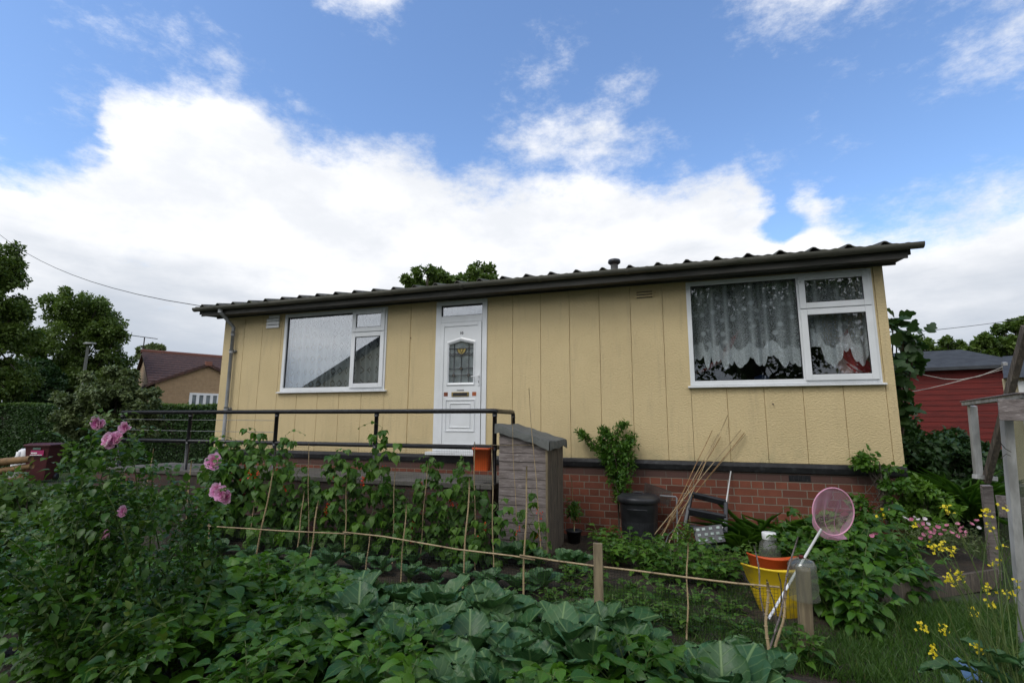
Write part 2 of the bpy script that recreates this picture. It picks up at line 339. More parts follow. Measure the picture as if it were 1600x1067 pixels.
def m_brick(name, c1, c2, mortar, bw, bh, msz, squash=.5, dark=(.05,.04,.035), lo=.5, hi=.75, offx=0., offz=0., bump=.8, header=None, odd=(.32,.17,.115), burnt=.35):
    m, t = newmat(name); co = obj_co(t); s = t.n('SeparateXYZ', None, Vector=t.n('NewGeometry').outputs['Position'])
    u = t.math('ADD', s.outputs[0], s.outputs[1])
    v = t.n('CombineXYZ', None, X=t.math('ADD', u, offx), Y=t.math('ADD', s.outputs[2], offz)).outputs[0]
    v = t.vmath('ADD', v, t.vmath('MULTIPLY', t.vmath('SUBTRACT', t.noise(v, 9., 3., .6, True), (.5,.5,.5)), (.012,.006,0)))
    b = t.n('TexBrick', dict(offset=.5, squash=squash, squash_frequency=2), Vector=v, Color1=(0,0,0,1), Color2=(1,1,1,1), Mortar=(.5,.5,.5,1), Scale=1., Mortar_Size=msz, Mortar_Smooth=.25, Bias=0., Brick_Width=bw, Row_Height=bh)
    c = t.mix(b.outputs[0], c1, c2)
    c = t.mix(t.math('MULTIPLY', t.smooth(t.noise(v, 7., 5.), .35, .7), .5), c, tuple(x*.55 for x in c1))
    # occasional odd bricks: pale and burnt
    r_ = t.n('TexBrick', dict(offset=.5, squash=squash, squash_frequency=2), Vector=v, Color1=(0,0,0,1), Color2=(1,1,1,1), Mortar=(0,0,0,1), Scale=1., Mortar_Size=0., Bias=-.3, Brick_Width=bw, Row_Height=bh)
    c = t.mix(t.smooth(r_.outputs[0], .62, .85), c, odd)
    c = t.mix(t.smooth(b.outputs[0], .25, .0), c, tuple(x*burnt for x in c1))
    c = t.mix(b.outputs[1], c, mortar)
    st = t.smooth(t.noise(v, 1.6, 6., .6), lo, hi)
    c = t.mix(t.math('MULTIPLY', st, .75), c, dark)
    if header is not None:
        c = t.mix(t.math('MULTIPLY', t.smooth(s.outputs[2], header-.006, header+.006), .72), c, (.055,.038,.034))
    h = t.math('ADD', t.math('MULTIPLY', b.outputs[1], -1.), t.math('MULTIPLY', t.noise(v, 70., 4.), .6))
    p = t.n('BsdfPrincipled', None, Base_Color=c, Roughness=.85, Normal=t.bump(h, bump, .008)); out(t, p.outputs[0]); return m
M['brick'] = m_brick('red_brickwork', (.235,.068,.034), (.125,.04,.026), (.20,.17,.13), .29, .099, .0065, .5, lo=.62, hi=.85, offx=.05, offz=.018, header=.875)
M['retain'] = m_brick('old_stained_brick', (.13,.048,.035), (.08,.04,.032), (.065,.06,.055), .24, .09, .007, .5, dark=(.032,.026,.021), lo=.40, hi=.56, bump=.6)
M['buff'] = m_brick('buff_brickwork', (.40,.27,.15), (.33,.22,.12), (.32,.25,.17), .22, .075, .006, 1., dark=(.3,.2,.12), lo=.5, hi=.9, bump=.3, odd=(.42,.30,.18), burnt=.8)
# cream pebble-textured siding
m, t = newmat('cream_textured_panel'); co = obj_co(t); s = t.n('SeparateXYZ', None, Vector=co)
base = t.mix(t.smooth(t.noise(co, 1.1, 5.), .3, .7), (.615,.49,.272), (.56,.445,.245))
base = t.mix(t.math('MULTIPLY', t.smooth(t.noise(mapping(t, co, (5,1,.5)), 2.4, 6., .65), .5, .78), .5), base, (.42,.335,.20))
gz_ = t.n('SeparateXYZ', None, Vector=t.n('NewGeometry').outputs['Position']).outputs[2]
spl = t.math('MULTIPLY', t.smooth(gz_, 1.12, 1.55, 1., 0.), t.smooth(t.noise(co, 3.2, 6., .65), .46, .66))
base = t.mix(t.math('MULTIPLY', spl, .4), base, (.33,.30,.17))
base = t.mix(t.smooth(t.noise(co, 5.5, 8., .75), .70, .74), base, (.30,.24,.15))
h = t.math('ADD', t.noise(mapping(t, co, (1,1,1.7)), 34., 3., .5), t.math('MULTIPLY', t.noise(co, 110., 2., .5), .35))
p = t.n('BsdfPrincipled', None, Base_Color=base, Roughness=.62, Normal=t.bump(h, .8, .013)); p.inputs['Specular IOR Level'].default_value = .3
out(t, p.outputs[0]); M['siding'] = m
# thin window glass: mirror-like part over clear
def m_glass(name, f0, tint=(.93,.95,.95), rough=0., cloudy=0.):
    m, t = newmat(name); ge = t.n('NewGeometry'); cs_ = t.math('ABSOLUTE', t.vmath('DOT_PRODUCT', ge.outputs['Incoming'], ge.outputs['Normal']))
    f = t.math('ADD', f0, t.math('MULTIPLY', t.math('POWER', t.math('SUBTRACT', 1., cs_), 5.), 1-f0))
    g = t.n('BsdfGlossy', None, Color=(.95,.97,1,1), Roughness=rough); tr = t.n('BsdfTransparent', None, Color=tint)
    mx = t.n('MixShader', None, _0=f, _1=tr.outputs[0], _2=g.outputs[0])
    if cloudy: mx = t.n('MixShader', None, _0=cloudy, _1=mx.outputs[0], _2=t.n('BsdfDiffuse', None, Color=(.42,.42,.36,1)).outputs[0])
    out(t, mx.outputs[0]); return m
M['glass'] = m_glass('window_glass', .055)
M['glass_strong'] = m_glass('reflective_window_glass', .19)
M['clear'] = m_glass('clear_plastic', .06, (.78,.80,.76), .15, .17)
# net curtains: woven cloth with real openings
def m_lace(name, kind):
    m, t = newmat(name); co = obj_co(t); s = t.n('SeparateXYZ', None, Vector=co); x, y, z = s.outputs
    if kind == 'diamond':
        fx = t.math('ABSOLUTE', t.math('SUBTRACT', t.math('FRACT', t.math('MULTIPLY', x, 6.4)), .5))
        fz = t.math('ABSOLUTE', t.math('SUBTRACT', t.math('FRACT', t.math('MULTIPLY', z, 4.3)), .5))
        dd = t.math('ADD', fx, fz)
        s2 = t.n('SeparateXYZ', None, Vector=t.attr('leaf').outputs['Vector']); ring = t.math('MULTIPLY', t.smooth(dd, .17, .2), t.smooth(dd, .31, .34, 1., 0.))
        hole = t.math('MULTIPLY', ring, .42)
        alpha = t.math('SUBTRACT', t.math('ADD', .62, t.math('MULTIPLY', s2.outputs[0], .28)), hole); colr = (.50,.53,.53)
    else:
        vo = t.n('TexVoronoi', dict(feature='F1'), Vector=mapping(t, co, (1,.01,1)), Scale=9., Randomness=.75)
        fl = t.smooth(t.math('ADD', vo.outputs[0], t.math('MULTIPLY', t.math('SUBTRACT', t.noise(co, 60., 3.), .5), .25)), .22, .42, 1., 0.)
        n = t.smooth(t.noise(co, 75., 3., .6), .42, .6)
        low = t.smooth(t.attr('leaf').outputs['Fac'], .0, 1.)
        sp = t.n('SeparateXYZ', None, Vector=t.attr('leaf').outputs['Vector'])
        hem = t.smooth(sp.outputs[1], .77, .81)
        alpha = t.math('ADD', t.math('ADD', .18, t.math('MULTIPLY', t.math('POWER', sp.outputs[0], 2.), .42)), t.math('MULTIPLY', t.math('MAXIMUM', t.math('MULTIPLY', fl, .75), t.math('MULTIPLY', n, .45)), .62))
        alpha = t.math('MAXIMUM', alpha, t.math('MULTIPLY', hem, t.math('ADD', .62, t.math('MULTIPLY', n, .35)))); colr = (.82,.85,.88)
    d = t.n('BsdfDiffuse', None, Color=colr); tl = t.n('BsdfTranslucent', None, Color=colr)
    dm = t.n('MixShader', None, _0=.35, _1=d.outputs[0], _2=tl.outputs[0])
    mx = t.n('MixShader', None, _0=alpha, _1=t.n('BsdfTransparent').outputs[0], _2=dm.outputs[0]); out(t, mx.outputs[0]); return m
M['lace_a'] = m_lace('diamond_net_curtain', 'diamond'); M['lace_b'] = m_lace('floral_lace_curtain', 'floral')
# pink gauze
m, t = newmat('pink_gauze')
lw = t.n('LayerWeight', None, Blend=.45)
al = t.math('ADD', .17, t.math('MULTIPLY', lw.outputs[1], .6))
dm = t.n('MixShader', None, _0=.4, _1=t.n('BsdfDiffuse', None, Color=(.85,.50,.64,1)).outputs[0], _2=t.n('BsdfTranslucent', None, Color=(.85,.50,.64,1)).outputs[0])
out(t, t.n('MixShader', None, _0=al, _1=t.n('BsdfTransparent').outputs[0], _2=dm.outputs[0]).outputs[0]); M['gauze'] = m
M['redcurtain'] = surf('red_curtain', (.35,.045,.045), (.25,.03,.035), .8, 12.)
M['pinkcurtain'] = surf('pale_curtain', (.5,.36,.34), (.4,.27,.26), .8, 12.)
M['pinkplastic'] = surf('pink_plastic', (.78,.38,.52), None, .4)
M['whiteplastic'] = surf('white_plastic', (.8,.8,.8), (.74,.74,.74), .35)
M['gold'] = surf('brass', (.45,.34,.14), None, .35, metal=.7)
M['lead'] = surf('lead_came', (.07,.07,.075), None, .5)
M['amber'] = surf('amber_glass', (.38,.30,.10), None, .2)
M['sticker_brown'] = surf('brown_tile_sticker', (.22,.055,.025), (.14,.045,.02), .4, 40.)
M['sticker_orange'] = surf('orange_tile_sticker', (.40,.11,.04), (.3,.08,.03), .4, 40.)
M['magenta'] = surf('magenta_sticker', (.42,.03,.14), None, .5)
M['greencard'] = surf('pale_green_tray', (.13,.20,.165), (.08,.13,.105), .4, 9.)
M['bluesheet'] = surf('pale_blue_plastic', (.08,.15,.24), (.05,.09,.16), .4, 6.)
M['rooftile'] = surf('brown_roof_tile', (.085,.042,.032), (.05,.028,.024), .85, 7., .3, 20., third=(.12,.07,.055), tscale=12.)
M['ridge'] = surf('terracotta_ridge', (.24,.10,.065), (.2,.085,.06), .8, 5.)
M['log'] = surf('brown_log', (.24,.14,.06), (.15,.09,.04), .75, 7., .3, 25.)
M['lampgrey'] = surf('grey_lamp_metal', (.33,.34,.33), (.26,.27,.26), .6)
# ---------------------------------------------------------------- ground
def hgt(x, y):
    s = lambda a, b, q: np.clip((q-a)/(b-a), 0, 1)**2*(3-2*np.clip((q-a)/(b-a), 0, 1))
    return .9*s(.6, 4.5, y)*s(2.6, 4.2, x)
xs = np.unique(np.concatenate([np.linspace(-400, -30, 12), np.linspace(-30, 20, 120), np.linspace(20, 400, 12)]))
ys = np.unique(np.concatenate([np.linspace(-300, -16, 8), np.linspace(-16, 25, 100), np.linspace(25, 500, 14)]))
X_, Y_ = np.meshgrid(xs, ys, indexing='ij')
Z_ = hgt(X_, Y_)
nz = rng.normal(size=X_.shape)*.012; Z_ = Z_+np.where((np.abs(X_+5) < 25) & (Y_ > -16) & (Y_ < 25), nz, 0)-.012
mt, t = newmat('garden_ground'); co = obj_co(t)
c = t.mix(t.smooth(t.noise(co, .9, 6.), .4, .6), (.035,.06,.018), (.05,.042,.028))
c = t.mix(t.smooth(t.noise(co, 9., 6.), .4, .7), c, (.03,.042,.016))
p = t.n('BsdfPrincipled', None, Base_Color=c, Roughness=.95, Normal=t.bump(t.noise(co, 30., 5.), .8, .03)); out(t, p.outputs[0])
tag(MB().sheet(np.stack([X_, Y_, Z_], 2)).build('ground', mt, org=(0,0,0)), kind='structure')
# cultivated soil of the vegetable bed
gx, gy = np.meshgrid(np.linspace(-7.5, 1.05, 110), np.linspace(-6.2, -.03, 80), indexing='ij')
gz = .016+np.abs(rng.normal(size=gx.shape))*.014+.012*np.sin(gy*9)
tag(MB().sheet(np.stack([gx, gy, gz], 2)).build('vegetable_bed', M['soil'], org=(0,0,0)), kind='structure')
# raised concrete path along the house
pm = MB(); PX0, PX1, PY = -9.75, -2.42, -1.44; PZ = .83
pm.bx(PX0, PX1, PY+.22, -.035, 0, PZ-.01); tag(pm.build('raised_path', M['concrete']), kind='structure')

# ---------------------------------------------------------------- the bungalow
H = thing('bungalow', 'cream panelled prefab bungalow with grey corrugated roof, white windows and red brick base', 'bungalow', (-3.1, 3.5, 0))
XL, XR, ZB, ZT, DEP = -8.737, 2.497, 1.114, 3.706, 7.0
seams = [-8.217, -7.77, -7.306, -6.839, -6.371, -5.904, -5.437, -4.969, -4.499, -2.626, -2.159, -1.692, -1.224, -.757, -.29, .049, .516, .984, 1.451, 1.918, 2.386]
DX0, DX1, DZ0, DZ1 = -4.0, -3.067, 1.13, 3.662
W1 = (-7.225, -4.968, 2.18, 3.655); W2 = (.047, 2.36, 2.15, 3.66)
opens = [(DX0, DX1, ZB, DZ1), W1, W2]
sid = MB(); br = sorted(set(seams+[XL, XR, DX0, DX1, W1[0], W1[1], W2[0], W2[1]]))
for a, b in zip(br[:-1], br[1:]):
    if b-a < .004: continue
    gs = lambda q: (.011 if q == -4.499 else .0045) if q in seams else 0
    ga, gb = gs(a), gs(b)
    iv = [(ZB, ZT)]
    for o in opens:
        if a >= o[0]-1e-6 and b <= o[1]+1e-6: iv = [q for q in [(ZB, o[2]), (o[3], ZT)] if q[1]-q[0] > .01]
    for z0, z1 in iv:
        prof = [(a, .014 if ga else 0), (a+ga, 0), (b-gb, 0), (b, .014 if gb else 0)]
        if a == XL: prof[0] = (a, 0)
        sid.prism([(x, y, z0) for x, y in prof]+[(b, .09, z0), (a, .09, z0)], (0, 0, z1-z0))
# side and back walls
sid.bx(XL, XL+.1, .09, DEP, ZB, ZT); sid.bx(XR-.1, XR, .09, DEP, ZB, ZT); sid.bx(XL+.1, XR-.1, DEP-.1, DEP, ZB, ZT)
# gables
for x in (XL, XR-.1): sid.prism([(x, .0, ZT), (x, DEP, ZT), (x, DEP/2, ZT+.70)], (.1, 0, 0))
sid.build('wall', M['siding'], H)
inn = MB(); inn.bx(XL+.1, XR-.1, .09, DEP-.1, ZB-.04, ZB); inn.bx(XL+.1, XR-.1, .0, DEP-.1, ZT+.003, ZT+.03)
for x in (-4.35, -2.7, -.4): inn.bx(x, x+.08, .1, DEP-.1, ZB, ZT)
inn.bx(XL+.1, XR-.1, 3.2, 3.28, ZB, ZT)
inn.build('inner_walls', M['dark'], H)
bb = MB(); bb.bx(XL+.02, XR-.015, .0, .2, 0, .985); bb.bx(XL+.02, XL+.2, .2, DEP-.02, 0, .985); bb.bx(XR-.195, XR-.015, .2, DEP-.02, 0, .985); bb.bx(XL+.2, XR-.2, DEP-.2, DEP-.02, 0, .985)
bb.build('brick_base', M['brick'], H)
bd = MB()
for a, b in ((XL-.01, DX0+.0), (DX0, DX1), (DX1, XR+.01)):
    if a == DX0: bd.bx(a+.002, b-.002, -.024, .1, .985, 1.105); continue
    bd.prism([(a, -.026, .99), (a, -.034, 1.06), (a, -.022, 1.108), (a, .02, 1.112), (a, .1, 1.112), (a, .1, .985)], (b-a, 0, 0))
bd.bx(XL-.012, XL+.1, .101, DEP, .985, 1.113); bd.bx(XR-.1, XR+.012, .101, DEP, .985, 1.113)
bd.build('base_band', M['black'], H, bevel=.003)
q0, q1 = A(1232, 742, 0), A(1267, 752, 0)
ab = MB(); ab.bx(q0[0], q1[0], -.004, .05, q1[2]-.005, q0[2])
for i in range(5): ab.bx(q0[0]+.01+i*.05, q0[0]+.04+i*.05, -.009, -.003, q1[2]+.01, q0[2]-.012)
ab.build('air_brick', M['black'], H)

# roof: corrugated sheet with narrow ridges
per = .39; xr0, xr1 = XL-.33, XR+.235
def rprof(x):
    f = ((x-xr0+.27)/per) % 1.
    h = np.where(f < .12, .045*np.sin(f/.12*math.pi/2)**1.2, np.where(f < .17, .045, np.where(f < .36, .045*(1-(f-.19)/.17), 0)))
    return h+.006*np.sin(f*2*math.pi*3)
xx = np.arange(xr0, xr1+.001, .0195); hh = rprof(xx)
EY, EZ, RY, RZ = -.43, 3.835, 3.5, 3.835+.205*(3.93)
for side in (0, 1):
    ycur = [(EY, EZ), (.9, None), (2.2, None), (RY, RZ)]
    g = []
    for yy, _ in ycur:
        zz = EZ+(RZ-EZ)*(yy-EY)/(RY-EY); jit = .006*np.sin(xx*1.7+yy)
        g.append(np.stack([xx, np.full_like(xx, yy if side == 0 else 7.0-yy), zz+hh+jit], 1))
    g = np.array(g); rf = MB(); lo = g-V(0, 0, .014)
    rf.sheet(g, False); rf.sheet(lo, False)
    for r_ in (0, -1): rf.sheet(np.array([g[r_], lo[r_]]), False)
    for c_ in (0, -1): rf.sheet(np.array([g[:, c_], lo[:, c_]]), False)
    rf.build('roof', M['roof'], H)
rc = MB(); rc.tube([(xr0-.01, 3.5, RZ+.02), (xr1+.01, 3.5, RZ+.02)], .09, 10); rc.build('ridge_capping', M['roof'], H)
# eaves
fb = MB(); fy = -.345
fb.bx(xr0+.10, xr1-.07, fy-.018, fy, 3.655, 3.80)
fb.prism([(xr0+.12, fy+.001, 3.668), (xr0+.12, -.0, 3.704), (xr0+.12, -.0, 3.725), (xr0+.12, fy+.001, 3.69)], (xr1-xr0-.2, 0, 0))
fb.bx(xr0+.12, xr1-.09, -.032, -.002, 3.672, 3.701)
fb.build('fascia', M['fascia'], H, bevel=.003)
for x in (xr0+.02, xr1-.06):
    vb = MB(); vb.prism([(x, -.34, 3.70), (x, 3.5, 3.70+.205*3.84), (x, 3.5, 3.82+.205*3.84), (x, -.34, 3.82)], (.03, 0, 0)); vb.prism([(x, 7.34, 3.70), (x, 3.501, 3.70+.205*3.84), (x, 3.501, 3.82+.205*3.84), (x, 7.34, 3.82)], (.03, 0, 0)); vb.build('barge_board', M['fascia'], H)
def gutter(x0, x1, zc0, zc1, yc=-.425, r=.058):
    g = MB(); an = np.linspace(R(168), R(372), 13)
    G_ = []
    nx = 40
    for k in range(nx+1):
        f = k/nx; x = x0+(x1-x0)*f; zc = zc0+(zc1-zc0)*f-.006*math.sin(f*9)
        G_.append([(x, yc+r*math.cos(a), zc+r*math.sin(a)) for a in an]+[(x, yc+(r-.006)*math.cos(a), zc+(r-.006)*math.sin(a)) for a in an[::-1]])
    G_ = np.array(G_); g.sheet(G_, True)
    for k in (0, nx): g.add(G_[k], [tuple(range(26))])
    return g
g = gutter(xr0-.02, xr1+.075, 3.80, 3.805)
for k in range(9):   # joint collars
    x = xr0+.5+k*1.3; an = np.linspace(R(175), R(365), 12); g.sheet(np.array([[(x+d, -.425+.063*math.cos(a), 3.80+.063*math.sin(a)) for a in an] for d in (0, .05)]), True)
gt = g.build('gutter', M['gutter'], H)
dp = MB(); a_ = A(344, 489, -.425); b_ = A(345, 497, -.41); c_ = A(365, 513, -.07); d_ = A(367, 525, -.07); e_ = A(350, 700, -.07); e_[0] = c_[0]
xd = c_[0]; r = .034
dp.tube([(a_[0], -.425, 3.77), (a_[0], -.42, 3.70), (a_[0]+.02, -.40, 3.66), (xd-.02, -.09, 3.50), (xd, -.07, 3.46), (xd, -.07, 3.38)], r, 12)
dp.tube([(xd, -.07, 3.40), (xd, -.07, .9)], r*.98, 12)
for z in (3.36, 3.02, 1.9): dp.tube([(xd, -.07, z), (xd, -.07, z-.07)], r*1.25, 12)
dp.tube([(a_[0], -.425, 3.76), (a_[0], -.425, 3.68)], r*1.2, 12)
for z in (3.0, 1.88): dp.bx(xd-.06, xd+.07, -.05, -.001, z-.02, z+.01)
dp.build('downpipe', M['pipe'], H)
# vents
def vent(name, p0, p1, mat, n=4, y=-.012):
    a, b = A(*p0, 0), A(*p1, 0); x0, x1, z1, z0 = a[0], b[0], a[2], b[2]; v = MB()
    v.bx(x0, x1, y*.5, .0, z0, z1); th = (z1-z0)/n
    for k in range(n):
        z = z0+th*k; v.prism([(x0+.012, y*.5-.001, z+th*.25), (x0+.012, y-.010, z+th*.25), (x0+.012, y*.5-.001, z+th*.95)], (x1-x0-.024, 0, 0))
    for x in (x0, x1-.012): v.bx(x, x+.012, y-.012, y*.5-.001, z0, z1)
    v.build(name, mat, H)
vent('wall_vent', (993, 454), (1021, 464.5), M['siding'], 3, -.02)
va_, vb2 = A(993, 454, 0), A(1021, 464.5, 0)
for k in range(3): zc_ = vb2[2]+(va_[2]-vb2[2])*(k+.12)/3; MB().bx(va_[0]+.016, vb2[0]-.016, -.0135, -.0105, zc_-.006, zc_+.006).build('vent_slot', M['black'], H)
MB().bx(A(420,500,0)[0], A(436.5,500,0)[0], -.006, -.001, A(430,511,0)[2], A(430,495,0)[2]).build('vent_slots', M['black'], H)
vr = MB(); va, vb_ = A(419, 494, 0), A(437, 512, 0)
for k, (f0_, f1_) in enumerate(((.0, .22), (.27, .5), (.54, .74), (.78, 1.))): vr.bx(va[0]+(.05 if k == 3 else 0), vb_[0], -.03, -.008, vb_[2]+(va[2]-vb_[2])*f0_, vb_[2]+(va[2]-vb_[2])*f1_)
vr.build('white_louvre_vent', M['whiteplastic'], H, bevel=.003)
for k_, (mx_, my_) in enumerate(((1207,631), (642,528), (797,640))):
    q = A(mx_, my_, 0); MB().tube([q+V(0,-.0,0), q+V(.004,-.02,.002), q+V(.012,-.028,-.012)], .006, 6).build('wall_hook', M['rust'], H)
# flue on the rear slope
fp = A(960, 420, 2.6); fl = MB(); zb = EZ+.205*(2.6+.43); fl.tube([(fp[0], 2.6, zb-.1), (fp[0], 2.6, zb+.44)], .075, 14); f_ = fl.build('flue', M['pipe'], H)
ft_ = A(960, 407, 2.6)[2]
fl = MB(); fl.lathe((fp[0], 2.6, ft_-.10), [(.0, 0), (.07, 0), (.125, .04), (.13, .07), (.12, .105), (.08, .12), (0, .12)], 18); fl.build('cowl', M['blackplastic'], f_)
fl = MB(); fl.prism([(fp[0]-.27, 2.2, zb-.1), (fp[0]+.3, 2.2, zb-.1), (fp[0]+.22, 2.2, zb+.09), (fp[0]-.08, 2.2, zb+.1)], (0, .8, 0)); 
H_fl = fl.build('flue_base', M['ridge'], H)

# windows
def frame_box(mb, x0, x1, z0, z1, wd, y0, y1, wb=None):
    wb = wb or wd
    mb.bx(x0, x0+wd, y0, y1, z0, z1); mb.bx(x1-wd, x1, y0, y1, z0, z1)
    mb.bx(x0+wd, x1-wd, y0, y1, z1-wd, z1); mb.bx(x0+wd, x1-wd, y0, y1, z0, z0+wb)
def window(box, xm, zt, sill, gl, name_label):
    x0, x1, z0, z1 = box; mb = MB(); wd = .062
    frame_box(mb, x0, x1, z0, z1, wd, -.018, .06, .066)
    mb.bx(xm, xm+.05, -.016, .058, z0+.066, z1-wd); mb.bx(xm+.05, x1-wd, -.0155, .057, zt-.018, zt+.018)
    win = mb.build('window', M['white'], H, bevel=.006); win['label'] = name_label
    pm_ = MB(); pm_.bx(x0+wd, xm, .018, .022, z0+.066, z1-wd); pm_.build('pane', M[gl], win)
    gk = MB(); frame_box(gk, x0+wd, xm, z0+.066, z1-wd, .009, .008, .03); 
    sx0, sx1 = xm+.022, x1-wd+.028
    for a, b, nm in ((zt+.006, z1-wd+.03, 'small'), (z0+.04, zt-.006, 'large')):
        s = MB(); sw = .078; frame_box(s, sx0, sx1, a, b, sw, -.042, -.0185)
        so_ = s.build('sash', M['white'], win, bevel=.006)
        p_ = MB(); p_.bx(sx0+sw, sx1-sw, -.022, -.0192, a+sw, b-sw); p_.build('pane', M[gl], win)
        frame_box(gk, sx0+sw, sx1-sw, a+sw, b-sw, .009, -.030, -.0186)
    gk.build('gasket', M['black'], win)
    s = MB(); s.prism([(x0-sill, -.06, z0-.03), (x0-sill, -.06, z0-.012), (x0-sill, .0, z0-.001), (x0-sill, .0, z0-.03)], (x1-x0+2*sill, 0, 0)); s.build('sill', M['white'], win, bevel=.003)
    return win
window(W1, -5.70, 3.215, .05, 'glass_strong', 'white framed window left of the door, one large pane and two sashes')
window(W2, 1.475, 3.155, .035, 'glass', 'wide white framed window at the right end with lace curtains')
# net curtains (hang inside)
def curtain(x0, x1, z0f, z1, y, amp, wl, mat, nx=220, nz=26, seed=1):
    r = np.random.default_rng(seed); xs_ = np.linspace(x0, x1, nx); ph = np.cumsum(1+.5*np.sin(np.linspace(0, 17, nx)+seed)+r.normal(size=nx)*.1)*(xs_[1]-xs_[0])/wl*2*math.pi
    g = []; att = []
    for k in range(nz):
        f = k/(nz-1); zb_ = z0f(xs_)
        z = z1+(zb_-z1)*f; yy = y+amp*np.sin(ph)*(.55+.45*f)+.4*amp*np.sin(ph*.37+2*f)
        g.append(np.stack([xs_, yy, z], 1)); att.append(np.stack([.5+.5*np.cos(ph+1.2)*np.cos(ph*.31+.5), np.full(nx, f), np.ones(nx)], 1))
    return MB().sheet(np.array(g), True, np.concatenate(att))
tag(curtain(W1[0]+.04, W1[1]-.03, lambda x: np.full_like(x, W1[2]+.02), W1[3]-.03, .13, .022, .14, M['lace_a']).build('net_curtain', M['lace_a']), 'diamond patterned white net curtain behind the window left of the door', 'net curtain')
def scal(x, cs, lo, hi):
    z = np.full_like(x, hi)
    for c, wd, dz in cs: z = np.minimum(z, hi-dz*np.clip(1-((x-c)/wd)**2, 0, 1)**.8)
    return np.maximum(z, lo)
def wx(px, py): return A(px, py, .14)
rl_ = np.random.default_rng(12)
cs = [(W2[0]+.05+1.43*(k+.5*rl_.random())/17, rl_.uniform(.05, .115), rl_.uniform(.10, .30)) for k in range(18)]
tag(curtain(W2[0]+.05, 1.52, lambda x: scal(x, cs, 2.2, wx(1150, 545)[2]), W2[3]-.04, .14, .032, .17, M['lace_b'], seed=3).build('net_curtain', M['lace_b']), 'white floral lace curtain with scalloped hem behind the large right hand pane', 'net curtain')
cs = [(wx(x_, 570)[0], w_, d_) for x_, w_, d_ in ((1296,.08,.24),(1304,.1,.29),(1313,.06,.2),(1340,.06,.22),(1348,.08,.28),(1354,.06,.2),(1325,.05,.08))]
tag(curtain(1.53, W2[1]-.02, lambda x: scal(x, cs, 2.2, wx(1325, 540)[2]), W2[3]-.04, .14, .024, .17, M['lace_b'], 120, seed=5).build('net_curtain', M['lace_b']), 'short scalloped lace curtain behind the narrow sashes of the right hand window', 'net curtain')
def swag(p0, p1, p2, mat, label, width=.12):
    ps = [V(p0), V(p1), V(p2)]; n = 14; g = []
    for k in range(n):
        f = k/(n-1); c = ps[0]*(1-f)**2+2*ps[1]*f*(1-f)+ps[2]*f*f; row = []
        for j in range(13):
            u = j/12-.5; row.append((c[0]+u*width*(.5+f), c[1]+.02*math.sin(j*2.1+f*3), c[2]+u*width*.5))
        g.append(row)
    tag(MB().sheet(np.array(g)).build('drape', mat), label, 'curtain')
W_ = lambda px, py: A(px, py, .26)
swag(W_(1150, 520), W_(1128, 570), W_(1086, 585), M['redcurtain'], 'red curtain tied back at the lower left of the right hand window', .2)
swag(W_(1138, 545), W_(1125, 575), W_(1096, 578), M['pinkcurtain'], 'pale pink curtain edge showing below the lace at lower left of right hand window', .16)
swag(W_(1318, 520), W_(1330, 575), W_(1362, 580), M['redcurtain'], 'red curtain sweeping to the lower right corner behind the tall sash', .2)
swag(W_(1310, 560), W_(1318, 575), W_(1338, 584), M['pinkcurtain'], 'pale curtain fold beside the red drape behind the tall sash', .15)
bl = MB(); q_ = A(1190, 570, 1.1); bl.lathe((q_[0], 1.2, ZB), [(.0,0),(.13,0),(.15,.6),(.17,1.0),(.1,1.25),(0,1.28)], 16)
tag(bl.build('blue_vase', surf('dark_blue_glaze', (.03,.06,.16), None, .3)), 'dark blue vase standing in the room behind the lace curtain', 'vase')

# door
d = MB(); wd = .095
d.bx(DX0, DX0+wd, -.02, .08, DZ0+.03, DZ1); d.bx(DX1-.085, DX1, -.02, .08, DZ0+.03, DZ1); d.bx(DX0+wd, DX1-.085, -.02, .08, DZ1-.075, DZ1)
zt0, zt1 = A(720, 504, 0)[2]+.005, A(720, 497, 0)[2]+.02
d.bx(DX0+wd, DX1-.085, -.019, .079, zt0, zt1+.02); d.bx(DX0+wd, DX1-.085, -.019, .079, DZ0+.03, DZ0+.085)
door = d.build('door', M['white'], H, bevel=.005); door['label'] = 'white front door with leaded arched glass and a glazed transom'
MB().bx(DX0+wd, DX1-.085, .02, .024, zt1+.02, DZ1-.075).build('transom_pane', M['glass_strong'], door)
gk = MB(); frame_box(gk, DX0+wd, DX1-.085, zt1+.02, DZ1-.075, .011, .006, .03); gk.build('gasket', M['black'], door)
MB().bx(DX0-.08, DX1+.05, -.13, .0, DZ0-.024, DZ0+.026).build('threshold', M['white'], door, bevel=.004)
lx0, lx1, lz0, lz1 = DX0+wd+.004, DX1-.089, DZ0+.09, zt0-.004
rr = MB(); fw = .066
frame_box(rr, lx0, lx1, lz0, lz1, fw, -.034, -.0195, fw)
ix0, ix1, iz0, iz1 = lx0+fw, lx1-fw, lz0+fw, lz1-fw; cx = (ix0+ix1)/2
gz1 = A(722, 533, 0)[2]; gz0 = A(722, 598, 0)[2]; gsh = gz1-.055      # glass opening
gx0, gx1 = ix0+.095, ix1-.075; gc = (gx0+gx1)/2
arch = [(gx0, gz0), (gx1, gz0), (gx1, gsh), (gc, gz1), (gx0, gsh)]
pan = MB(); y0, y1 = -.022, .03
pan.bx(ix0, gx0, y0, y1, iz0, iz1); pan.bx(gx1, ix1, y0, y1, iz0, iz1); pan.bx(gx0, gx1, y0, y1, iz0, gz0)
pan.prism([(gx0, y0, gsh), (gc, y0, gz1), (gc, y0, iz1), (gx0, y0, iz1)], (0, y1-y0, 0)); pan.prism([(gc, y0, gz1), (gx1, y0, gsh), (gx1, y0, iz1), (gc, y0, iz1)], (0, y1-y0, 0))
pan.build('door_panel', M['white'], door)
